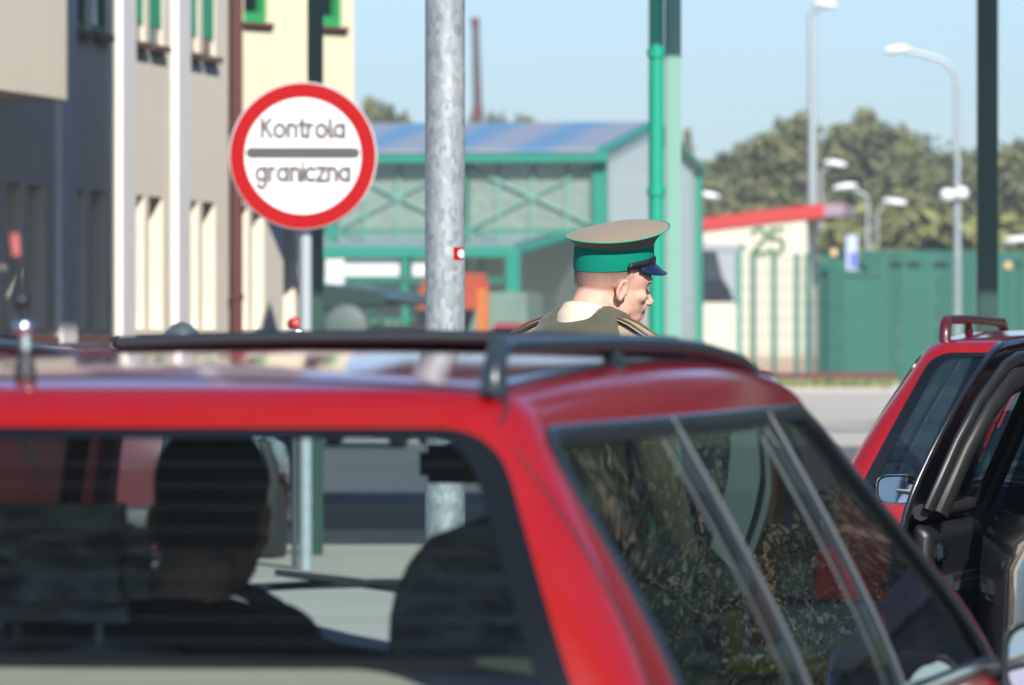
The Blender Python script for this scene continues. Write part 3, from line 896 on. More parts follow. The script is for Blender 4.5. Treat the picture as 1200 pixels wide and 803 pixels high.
M['skin'] = skin_mat('fair_skin', (0.66, 0.40, 0.31))
M['hair_short'] = mat('cropped_hair', (0.13, 0.085, 0.06), .8, 0, 0, .3, 120, .4, 400)
def stubble():
    m, nt, p = new_mat('shaved_hair_stubble')
    tc = nt.nodes.new('ShaderNodeTexCoord'); sp = nt.nodes.new('ShaderNodeSeparateXYZ'); nt.links.new(tc.outputs['Generated'], sp.inputs[0])
    nz = nt.nodes.new('ShaderNodeTexNoise'); nz.inputs['Scale'].default_value = 55; nz.inputs['Detail'].default_value = 4; nt.links.new(tc.outputs['Object'], nz.inputs['Vector'])
    mr = nt.nodes.new('ShaderNodeMapRange'); mr.inputs[1].default_value = .05; mr.inputs[2].default_value = .38; mr.inputs[3].default_value = -.10; mr.inputs[4].default_value = .78
    nt.links.new(sp.outputs[2], mr.inputs[0])
    ad = nt.nodes.new('ShaderNodeMath'); ad.operation = 'MULTIPLY_ADD'; ad.inputs[1].default_value = .22; ad.use_clamp = True
    nt.links.new(nz.outputs['Fac'], ad.inputs[0]); nt.links.new(mr.outputs[0], ad.inputs[2]); nt.links.new(ad.outputs[0], p.inputs['Alpha'])
    p.inputs['Base Color'].default_value = (.22, .15, .115, 1); p.inputs['Roughness'].default_value = .8
    return m
M['stubble'] = stubble()
M['hair_dark'] = mat('dark_hair', (0.018, 0.014, 0.012), .6, 0, 0, .3, 100, .6, 260)
def cloth(name, col, bs=420, bump=.25, var=.10, folds=True):
    m, nt, p = new_mat(name)
    tc = nt.nodes.new('ShaderNodeTexCoord')
    n1 = nt.nodes.new('ShaderNodeTexNoise'); n1.inputs['Scale'].default_value = bs; n1.inputs['Detail'].default_value = 2
    n2 = nt.nodes.new('ShaderNodeTexNoise'); n2.inputs['Scale'].default_value = 9; n2.inputs['Detail'].default_value = 3
    nt.links.new(tc.outputs['Object'], n1.inputs['Vector']); nt.links.new(tc.outputs['Object'], n2.inputs['Vector'])
    mx = nt.nodes.new('ShaderNodeMix'); mx.data_type = 'RGBA'
    mx.inputs[6].default_value = tuple(c * (1 - var) for c in col) + (1,); mx.inputs[7].default_value = tuple(min(1, c * (1 + var)) for c in col) + (1,)
    nt.links.new(n1.outputs['Fac'], mx.inputs[0]); nt.links.new(mx.outputs[2], p.inputs['Base Color'])
    b1 = nt.nodes.new('ShaderNodeBump'); b1.inputs['Strength'].default_value = bump; b1.inputs['Distance'].default_value = .002
    nt.links.new(n1.outputs['Fac'], b1.inputs['Height'])
    b2 = nt.nodes.new('ShaderNodeBump'); b2.inputs['Strength'].default_value = .5 if folds else .1; b2.inputs['Distance'].default_value = .015
    nt.links.new(n2.outputs['Fac'], b2.inputs['Height']); nt.links.new(b1.outputs[0], b2.inputs['Normal'])
    nt.links.new(b2.outputs[0], p.inputs['Normal'])
    p.inputs['Roughness'].default_value = .85; p.inputs['Sheen Weight'].default_value = .15
    return m
M['khaki'] = cloth('khaki_shirt_cloth', (0.34, 0.27, 0.17))
M['cream'] = cloth('cream_collar_cloth', (0.66, 0.56, 0.42), folds=False)
M['olive'] = cloth('olive_knit', (0.075, 0.072, 0.042), 300, .6)
M['trouser'] = cloth('olive_trousers', (0.10, 0.10, 0.06))
M['cap_tan'] = cloth('cap_tan_cloth', (0.235, 0.185, 0.125), 600, .2, .06, False)
M['cap_green'] = cloth('cap_green_band', (0.002, 0.215, 0.145), 500, .2, .08, False)
M['cap_green'].node_tree.nodes['Principled BSDF'].inputs['Sheen Weight'].default_value = 0; M['cap_green'].node_tree.nodes['Principled BSDF'].inputs['Specular IOR Level'].default_value = .15
M['piping'] = mat('green_piping', (0.03, 0.27, 0.18), .7, 0, 0, .05)
M['visor'] = mat('navy_patent_visor', (0.006, 0.010, 0.045), .16, 0, .6, .05)
M['strap'] = mat('black_leather', (0.012, 0.012, 0.014), .32, 0, .3, .15, 30)
M['navy'] = cloth('navy_jacket', (0.012, 0.018, 0.035))
M['braid'] = mat('brown_braid', (0.16, 0.10, 0.05), .7, 0, 0, .3, 150)
M['eye'] = mat('eye_white', (0.75, 0.72, 0.68), .15, 0, 0, 0)
M['iris'] = mat('iris', (0.05, 0.08, 0.10), .1, 0, 0, 0)

def eyes(H, parent):
    for s in (-1, 1):
        b = MB(); b.ell(xf(H, (s * .031, .069, -.004)), (.0125, .0125, .0095), 16, H.to_3x3()); e = b.build('eye', M['eye'], parent, 180)
        b = MB(); b.ell(xf(H, (s * .031, .0762, -.004)), (.0055, .0055, .0055), 12, H.to_3x3()); b.build('iris', M['iris'], e, 180)

def hair_cap(H, parent, m, low=-.05, k=.004, front=.05):
    """close cropped hair following the skull"""
    b = MB()
    def f(u, v):
        a = 2 * PI * u
        zt = .040
        x0, y0 = math.cos(a), math.sin(a)
        fwd = smooth01((y0 + .25) / .8)
        zl = low + (.075 - low) * fwd       # hairline rises towards the forehead
        t = v * PI / 2
        z = .040 + (.082 + k) * math.sin(t)
        r = math.cos(t)
        if v < .001: pass
        p = Vector((x0 * (.0755 + k) * r, -.014 + y0 * (.099 + k) * r, z))
        return p
    # upper dome plus a skirt to the nape
    def g(u, v):
        a = 2 * PI * u; x0, y0 = math.cos(a), math.sin(a)
        fwd = smooth01((y0 + .35) / .7); zl = low + (.045 - low) * fwd
        if v > .4: return f(u, (v - .4) / .6)
        q = v / .4; z = zl + (.040 - zl) * q
        # skull radius below the widest level shrinks
        d = max(0, .040 - z); sh = 1 - .9 * d * d / .02
        return Vector((x0 * (.0755 + k) * (1 - d * .6), -.014 + y0 * (.099 + k) * (1 - d * (1.3 if y0 < 0 else .4)), z))
    b.grid(lambda u, v: xf(H, g(u, v)), 40, 16, closed_u=True)
    return b.build('hair', m, parent, 180)

def officer():
    root = empty('person', at(688, HZ, 17.6).xy.to_3d(), R(-42), 'uniformed man in a tan peaked cap with green band, standing behind the red estate car', 'person')
    V = Vector
    T = Matrix.Rotation(R(-7), 3, 'X')
    J = dict(pelvis=V((0, -.06, .98)), chest=V((0, -.025, 1.315)), neck=V((0, .010, 1.560)), torso=T,
             shL=V((-.205, -.01, 1.455)), shR=V((.195, -.01, 1.448)), elL=V((-.265, -.02, 1.18)), elR=V((.262, -.02, 1.17)), wrL=V((-.25, .10, .94)), wrR=V((.25, .10, .93)),
             hipL=V((-.09, -.06, .94)), hipR=V((.09, -.06, .94)), knL=V((-.10, -.02, .51)), knR=V((.11, .0, .51)), anL=V((-.105, -.06, .09)), anR=V((.12, -.04, .09)))
    # head: turned slightly to the right of the camera axis, bowed
    Hc = V((.020, .085, 1.661))
    H = Matrix.Translation(Hc) @ Matrix.Rotation(R(-22), 4, 'Z') @ Matrix.Rotation(R(5), 4, 'Y') @ Matrix.Rotation(R(-7), 4, 'X')
    b = MB()
    head_shapes(b, H)
    nb = xf(H, (0, -.040, -.055))
    b.tube([nb + V((0, .012, .03)), nb.lerp(J['neck'], .5) + V((0, -.006, 0)), J['neck'] + V((0, -.02, -.02)), J['neck'] + V((0, -.02, -.08))], [.056, .0575, .064, .09], 18)
    for s in (-1, 1):
        b.tube([xf(H, (s * .055, -.022, -.045)), xf(H, (s * .045, .0, -.11)) , J['neck'] + V((s * .02, .05, -.03))], [.016, .015, .013], 10)
    limbs(b, J)
    for s, sg in (('L', -1), ('R', 1)):
        d = J['wr' + s] - J['el' + s]
        hand_shapes(b, frame(J['wr' + s], d, V((-sg * .6, 0, -.8))), sg)
    remesh(b, 'body', M['skin'], root, .0045, 5, .5)
    body = root.children[-1]
    eyes(H, body)
    hair_cap(H, root, M['stubble'], -.030, .0036)
    # shirt
    b = MB(); limbs(b, J, True, False, .012)
    b.ell(J['neck'] + V((0, -.030, -.085)), (.150, .065, .085), 20)
    remesh(b, 'shirt', M['khaki'], root, .009, 4)
    shirt = root.children[-1]
    c = MB()
    def collar(u, v):
        a = 2 * PI * u; n = J['neck']
        z = .035 - .012 * math.cos(a) * 0 + (.050 if v < .5 else .0) * 0
        r = [(.071, -.035), (.068, .002), (.062, .026), (.065, .030), (.079, .008), (.083, -.024)]
        i = min(4, int(v * 5)); t = v * 5 - i
        rr = r[i][0] + (r[i + 1][0] - r[i][0]) * t; zz = r[i][1] + (r[i + 1][1] - r[i][1]) * t
        back = .5 - .5 * math.sin(a)
        return n + V((math.cos(a) * rr * .98, math.sin(a) * rr * 1.02 - .010 + zz * .25, zz * (.85 + .55 * back) - .022 * (1 - back) + .004))
    c.grid(collar, 44, 20, closed_u=True); c.build('collar', M['cream'], shirt, 60)
    for sg in (-1, 1):
        S = J['shL'] if sg < 0 else J['shR']; n = J['neck']
        e = MB(); A = n + V((sg * .105, -.016, .006)); B = S + V((sg * .035, 0, .066)); mid = A.lerp(B, .5) + V((0, 0, .004))
        e.tube([A, mid, B], [.022, .024, .026], 12, flat=.15, up=(0, 0, 1)); ep = e.build('epaulette', M['khaki'], shirt, 40)
        e = MB()
        for yy in (-.019, .019): e.tube([A + V((0, yy, .006)), mid + V((0, yy, .007)), B + V((0, yy, .005))], .003, 8)
        e.build('braid', M['braid'], ep, 60)
    # waistcoat: torso only, slightly larger
    b = MB(); k = .018; P, C, N = J['pelvis'], J['chest'], J['neck']
    b.ell(P + V((0, 0, .06)), (.168 + k, .115 + k, .08), 20, T); b.ell(P.lerp(C, .5), (.146 + k, .106 + k, .19), 20, T); b.ell(C, (.160 + k, .117 + k, .18 + k), 20, T)
    b.ell(C + T @ V((0, -.012, .10)), (.150 + k, .093 + k, .092 + k), 20, T)
    for s in (-1, 1): b.tube([N + V((s * .05, -.015, -.035)), N + V((s * .115, -.008, -.050))], [.058 + k, .050 + k], 14)
    b.ell(N + V((0, -.045, -.078)), (.178, .088, .086), 24); b.ell(N + V((0, -.03, -.15)), (.175, .095, .12), 20)
    remesh(b, 'waistcoat', M['olive'], root, .009, 5)
    b = MB(); limbs(b, J, False, True, .014, False); b.ell(P, (.172, .125, .12), 20, T)
    remesh(b, 'trousers', M['trouser'], root, .011, 4)
    for s in ('L', 'R'):
        b = MB(); shoe(b, J['an' + s], (0.1 if s == 'R' else -.1, 1, 0)); b.build('shoe', M['strap'], root, 60)
    # ---- peaked cap
    tilt = H @ Matrix.Translation((0, -.012, .048)) @ Matrix.Rotation(R(7.5), 4, 'X') @ Matrix.Rotation(R(4), 4, 'Y')
    X = lambda p: xf(tilt, p)
    cap = MB()
    band0 = lambda a, k=0: (math.cos(a) * (.0835 + k), math.sin(a) * (.1065 + k))
    def zb_(a): return -.012 + .010 * math.sin(a)
    def crown(u, v):
        a = 2 * PI * u; s = math.sin(a); c = math.cos(a)
        fr = .5 + .5 * s
        x0, y0 = band0(a); zt = .043 + .006 * fr
        rx, ry = .122, .136; zr = .058 + .044 * fr ** 1.5; yo = .006
        if v < .4:            # flared side
            q = v / .4; e = q ** 1.5
            return X((x0 + (c * rx - x0) * e, y0 + (s * ry + yo - y0) * e, zt - .006 + (zr - zt + .006) * (q ** .9)))
        q = (v - .4) / .6     # domed top
        r = 1 - q; h = .022 * (1 - r ** 2.6)
        tiltz = zr * 1.0
        zc = .058 + .044 * .36
        return X((c * rx * r, yo + s * ry * r, zr * r + zc * (1 - r) + h))
    cap.grid(crown, 64, 30, closed_u=True)
    cp = cap.build('cap', M['cap_tan'], root, 45)
    b = MB(); b.grid(lambda u, v: X((*band0(2 * PI * u, .0015 * math.sin(PI * v)), zb_(2 * PI * u) + (.047 + .006 * (.5 + .5 * math.sin(2 * PI * u)) - zb_(2 * PI * u)) * v)), 64, 8, closed_u=True)
    b.build('cap_band', M['cap_green'], cp, 60)
    b = MB(); b.tube([crown(i / 72, .4) + (tilt.to_3x3() @ V((math.cos(2 * PI * i / 72), math.sin(2 * PI * i / 72), 0))) * .0012 for i in range(73)], .0021, 8, cap=False); b.build('piping', M['piping'], cp, 60)
    # visor
    b = MB()
    def vis(u, v):
        a = R(22 + 136 * u); s = math.sin(a); w = math.sin(PI * u) ** .6
        x0, y0 = math.cos(a) * .0845, math.sin(a) * .1075
        ln = .052 * w
        return X((x0 * (1 + .10 * v * w), y0 + ln * v * .80, zb_(a) + .006 - ln * v * .62 - .012 * abs(math.cos(a)) ** 2 * v))
    b.grid(vis, 36, 8); vo = b.build('visor', M['visor'], cp, 60)
    md = vo.modifiers.new('t', 'SOLIDIFY'); md.thickness = .003
    b = MB(); b.tube([vis(i / 30, 1.0) for i in range(31)], .0026, 8); b.build('visor_edge', M['visor'], cp, 60)
    b = MB()
    def st(u, v):
        a = R(2 + 176 * u); k = .003 + .002 * math.sin(PI * v)
        x0, y0 = band0(a, k); z = zb_(a) + .010 - .004 * math.sin(PI * u) + .005 * math.sin(PI * u)
        return X((x0, y0, z + (v - .5) * .018 + .005 * math.sin(PI * u)))
    b.grid(st, 40, 4); so = b.build('chin_strap', M['strap'], cp, 60); md = so.modifiers.new('t', 'SOLIDIFY'); md.thickness = .003
    for a in (2, 178):
        b = MB(); x0, y0 = band0(R(a), .006); b.ell(X((x0, y0, zb_(R(a)) + .010)), (.0065, .0065, .0065), 12); b.build('cap_button', M['strap'], cp, 60)
    for a in (50, 130):
        b = MB(); x0, y0 = band0(R(a), .008); fr_ = tilt.to_3x3() @ Matrix.Rotation(R(a - 90), 3, 'Z')
        for dx in (-.010, .010): b.box(X((x0 + dx * math.cos(R(a - 90)), y0 + dx * math.sin(R(a - 90)), zb_(R(a)) + .013)), (.005, .005, .022), fr_, bev=.001)
        b.build('strap_slide', M['strap'], cp, 40)
    return root

def driver(car_root):
    yaw = car_root.rotation_euler.z
    loc = car_root.matrix_basis @ Vector((-.22, 1.88, 0.02)) if False else None
    Mw = Matrix.Translation(car_root.location) @ Matrix.Rotation(yaw, 4, 'Z')
    root = empty('person', Mw @ Vector((-.205, 1.84, .0)), yaw, 'short haired driver in a dark navy jacket seated inside the nearest red car', 'person')
    V = Vector; T = Matrix.Rotation(R(8), 3, 'X')
    J = dict(pelvis=V((-.10, .06, .60)), chest=V((-.07, .0, .87)), neck=V((-.04, .02, 1.085)), torso=T,
             shL=V((-.235, .02, 1.045)), shR=V((.105, .02, 1.045)), elL=V((-.33, .25, .85)), elR=V((.17, .26, .84)), wrL=V((-.30, .46, .97)), wrR=V((.0, .46, .97)),
             hipL=V((-.15, .06, .60)), hipR=V((.03, .06, .60)), knL=V((-.20, .52, .66)), knR=V((.05, .53, .64)), anL=V((-.18, .86, .36)), anR=V((.04, .86, .36)))
    H = Matrix.Translation(V((.012, .045, 1.255))) @ Matrix.Rotation(R(-6), 4, 'Z') @ Matrix.Rotation(R(-3), 4, 'X')
    b = MB(); head_shapes(b, H); nb = xf(H, (0, -.04, -.055))
    b.tube([nb, nb.lerp(J['neck'], .5), J['neck'] + V((0, -.01, -.05))], [.056, .058, .075], 16)
    limbs(b, J)
    for s, sg in (('L', -1), ('R', 1)):
        d = V((-.05 * sg, .5, .6)); hand_shapes(b, frame(J['wr' + s], d, V((-sg, .2, -.2))), sg, 42)
    remesh(b, 'body', M['skin'], root, .005, 4)
    eyes(H, root.children[-1])
    hair_cap(H, root, M['hair_dark'], -.065, .007)
    b = MB(); limbs(b, J, True, False, .02); b.tube([J['neck'] + V((0, -.012, -.03)), J['neck'] + V((0, -.008, .045))], [.10, .072], 18)
    remesh(b, 'jacket', M['navy'], root, .010, 4)
    b = MB(); limbs(b, J, False, True, .014, False); b.ell(J['pelvis'], (.175, .13, .12), 20, T)
    remesh(b, 'trousers', M['navy'], root, .011, 4)
    for s in ('L', 'R'):
        b = MB(); shoe(b, V((J['an' + s].x, J['an' + s].y, 0)), (0, 1, 0)); o = b.build('shoe', M['strap'], root, 60); o.location.z = .27
    return root
# ------------------------------------------------------------------ surroundings
M['wall_beige'] = mat('beige_render', (0.78, 0.72, 0.60), .9, 0, 0, .06, 2.5, .15, 60)
M['wall_cream'] = mat('cream_render', (0.74, 0.67, 0.48), .9, 0, 0, .05, 2.5, .15, 60)
M['plinth'] = mat('brown_brick_plinth', (0.16, 0.065, 0.05), .85, 0, 0, .25, 9)
M['pilaster'] = mat('white_pilaster_paint', (0.78, 0.77, 0.78), .7, 0, 0, .04, 3)
M['pipe_brown'] = mat('brown_downpipe_paint', (0.10, 0.035, 0.03), .5, 0, 0, .15, 8)
M['frame_green'] = mat('bright_green_frame', (0.03, 0.30, 0.10), .5, 0, 0, .1)
M['blind'] = mat('green_blind', (0.02, 0.33, 0.18), .8, 0, 0, .15, 14)
M['pane_dark'] = mat('dark_window_pane', (0.012, 0.016, 0.022), .08, 0, 0, .2, 3)
M['sill'] = mat('red_brown_sill', (0.11, 0.05, 0.045), .5, 0, 0, .15, 8)
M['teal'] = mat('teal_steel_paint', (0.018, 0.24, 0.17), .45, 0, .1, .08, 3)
M['teal_pale'] = mat('pale_teal_steel', (0.19, 0.36, 0.30), .5, 0, 0, .08, 3)
M['pipe_green'] = mat('vivid_green_downpipe', (0.0, 0.30, 0.185), .45, 0, .3, .05, 3)
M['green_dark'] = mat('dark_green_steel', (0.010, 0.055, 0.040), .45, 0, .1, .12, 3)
M['fence_green'] = mat('fence_green_paint', (0.003, 0.105, 0.068), .6, 0, 0, .12, .6)
M['mesh_green'] = mat('fence_mesh_wire', (0.02, 0.13, 0.09), .6, 0, 0, .1)
M['galv'] = None
M['red_fascia'] = mat('red_fascia_sheet', (0.55, 0.035, 0.03), .55, 0, 0, .06, 2)
M['hut'] = mat('cream_hut_render', (0.72, 0.66, 0.53), .9, 0, 0, .06, 1.2)
M['hut_pink'] = mat('pinkish_plinth', (0.52, 0.35, 0.27), .9, 0, 0, .06, 1.2)
M['grey_sheet'] = mat('grey_sheet_metal', (0.35, 0.38, 0.40), .5, .2, 0, .1, 2)
M['mauve'] = mat('mauve_shaded_end', (0.36, 0.25, 0.30), .7, 0, 0, .05)  # shaded end of the roof overhang, its shade put into the colour
M['white'] = mat('white_enamel', (0.80, 0.80, 0.79), .35, 0, .2, .02, 3)
M['white_sheet'] = mat('off_white_board', (0.66, 0.68, 0.66), .6, 0, 0, .06, 2)
M['sign_red'] = mat('sign_red_film', (0.36, 0.003, 0.004), .6, 0, 0, .03, 3, spec=.15)
M['sign_grey'] = mat('sign_grey_film', (0.075, 0.07, 0.072), .5, 0, 0, .03)
M['sign_text'] = mat('sign_lettering_grey', (0.12, 0.10, 0.088), .5, 0, 0, .03)
M['lamp_white'] = mat('lamp_housing_white', (0.85, 0.85, 0.84), .2, 0, .4, .03)
M['pole_grey'] = mat('grey_lamp_pole', (0.42, 0.46, 0.47), .45, .4, 0, .06)
M['green25'] = mat('green_number_paint', (0.05, 0.15, 0.045), .7, 0, 0, .1)
M['orange'] = mat('orange_panel', (0.50, 0.15, 0.03), .6, 0, 0, .1)
M['blue'] = mat('blue_panel', (0.06, 0.22, 0.42), .5, 0, 0, .1)
M['blue_deep'] = mat('deep_blue_sign', (0.12, 0.15, 0.55), .4, 0, 0, .05)
M['glass_shed'] = glass_mat('pavilion_glazing', (0.72, 0.80, 0.76), .05, 1.5, .34, (0.48, 0.60, 0.54), .2)
M['canopy'] = mat('canopy_sheet', (0.30, 0.33, 0.33), .6, 0, 0, .1, 2)
M['kerb'] = mat('kerb_concrete', (0.42, 0.40, 0.35), .9, 0, 0, .1, 5, .2, 60)
M['stone_grey'] = mat('dark_grey_coating', (0.06, 0.075, 0.08), .5, 0, 0, .15, 9)
M['olive_veh'] = mat('dark_green_vehicle_paint', (0.016, 0.045, 0.034), .45, 0, .3, .1)
M['bark'] = mat('tree_bark', (0.16, 0.13, 0.10), .9, 0, 0, .3, 3, .4, 12)
M['mast'] = mat('reddish_brown_mast', (0.10, 0.075, 0.075), .7, 0, 0, .1)
M['mast_red'] = mat('mast_red_band', (0.16, 0.045, 0.035), .7, 0, 0, .1)

def galvanised():
    m, nt, p = new_mat('galvanised_zinc')
    tc = nt.nodes.new('ShaderNodeTexCoord')
    mp = nt.nodes.new('ShaderNodeMapping'); mp.inputs['Scale'].default_value = (1, 1, .55)
    vo = nt.nodes.new('ShaderNodeTexVoronoi'); vo.inputs['Scale'].default_value = 60; vo.feature = 'F1'
    nz = nt.nodes.new('ShaderNodeTexNoise'); nz.inputs['Scale'].default_value = 9; nz.inputs['Detail'].default_value = 6
    nt.links.new(tc.outputs['Object'], mp.inputs[0]); nt.links.new(mp.outputs[0], vo.inputs['Vector']); nt.links.new(mp.outputs[0], nz.inputs['Vector'])
    mx = nt.nodes.new('ShaderNodeMix'); mx.data_type = 'FLOAT'; mx.inputs[0].default_value = .55
    nt.links.new(vo.outputs['Color'], mx.inputs[2]); nt.links.new(nz.outputs['Fac'], mx.inputs[3])
    cr = nt.nodes.new('ShaderNodeValToRGB'); e = cr.color_ramp.elements
    e[0].position = .2; e[0].color = (.22, .245, .25, 1); e[1].position = .8; e[1].color = (.47, .49, .49, 1)
    nt.links.new(mx.outputs[0], cr.inputs[0]); nt.links.new(cr.outputs[0], p.inputs['Base Color'])
    p.inputs['Metallic'].default_value = .35
    rr = nt.nodes.new('ShaderNodeMapRange'); rr.inputs[3].default_value = .36; rr.inputs[4].default_value = .62
    nt.links.new(mx.outputs[0], rr.inputs[0]); nt.links.new(rr.outputs[0], p.inputs['Roughness'])
    b = nt.nodes.new('ShaderNodeBump'); b.inputs['Strength'].default_value = .35; b.inputs['Distance'].default_value = .004
    nt.links.new(nz.outputs['Fac'], b.inputs['Height']); nt.links.new(b.outputs[0], p.inputs['Normal'])
    return m
M['galv'] = galvanised()

def ground_mat(name, c1, c2, scale, rough=.9):
    m, nt, p = new_mat(name)
    tc = nt.nodes.new('ShaderNodeTexCoord')
    n1 = nt.nodes.new('ShaderNodeTexNoise'); n1.inputs['Scale'].default_value = scale; n1.inputs['Detail'].default_value = 8; n1.inputs['Roughness'].default_value = .65
    n2 = nt.nodes.new('ShaderNodeTexNoise'); n2.inputs['Scale'].default_value = scale * 30; n2.inputs['Detail'].default_value = 3
    nt.links.new(tc.outputs['Object'], n1.inputs['Vector']); nt.links.new(tc.outputs['Object'], n2.inputs['Vector'])
    mm = nt.nodes.new('ShaderNodeMath'); mm.operation = 'MULTIPLY_ADD'; mm.inputs[1].default_value = .35
    nt.links.new(n2.outputs['Fac'], mm.inputs[0]); nt.links.new(n1.outputs['Fac'], mm.inputs[2])
    cr = nt.nodes.new('ShaderNodeValToRGB'); e = cr.color_ramp.elements
    e[0].position = .45; e[0].color = (*c1, 1); e[1].position = .9; e[1].color = (*c2, 1)
    nt.links.new(mm.outputs[0], cr.inputs[0]); nt.links.new(cr.outputs[0], p.inputs['Base Color'])
    p.inputs['Roughness'].default_value = rough
    b = nt.nodes.new('ShaderNodeBump'); b.inputs['Strength'].default_value = .3; b.inputs['Distance'].default_value = .01
    nt.links.new(n2.outputs['Fac'], b.inputs['Height']); nt.links.new(b.outputs[0], p.inputs['Normal'])
    return m

def sheet(name, x0, x1, y0, y1, z, m, kind='structure'):
    b = MB(); b.add([(x0, y0, z), (x1, y0, z), (x1, y1, z), (x0, y1, z)], [(0, 1, 2, 3)])
    return tag(b.build(name, m), kind=kind)

def setting():
    sheet('ground', -900, 900, -300, 1500, 0, ground_mat('ground_earth_grass', (.07, .10, .035), (.13, .15, .06), .12))
    sheet('yard', -60, 120, -120, 206, .004, ground_mat('yard_asphalt', (.085, .085, .083), (.135, .132, .125), .3))
    sheet('pavement', -60, 120, 98, 206, .008, ground_mat('worn_concrete_paving', (.40, .37, .305), (.52, .48, .40), .25))
    
    # verge of dry grass before the fence
    g = MB(); rnd = random.Random(3)
    for i in range(5200):
        x = rnd.uniform(-6, 60); y = rnd.uniform(206, 239); h = rnd.uniform(.12, .42); a = rnd.uniform(0, PI); w = rnd.uniform(.06, .16)
        dx, dy = math.cos(a) * w, math.sin(a) * w; lx, ly = rnd.uniform(-.1, .1), rnd.uniform(-.1, .1)
        g.add([(x - dx, y - dy, 0), (x + dx, y + dy, 0), (x + lx, y + ly, h)], [(0, 1, 2)])
    tag(g.build('grass', mat('dry_verge_grass', (.20, .22, .06), .9, 0, 0, .35, .4)), kind='stuff')
    b = MB(); b.bx((-1.9, 19, 0), (.25, 50, .13)); b.bx((-60, 206, 0), (120, 206.3, .14))
    tag(b.build('kerb', M['kerb']), kind='structure')

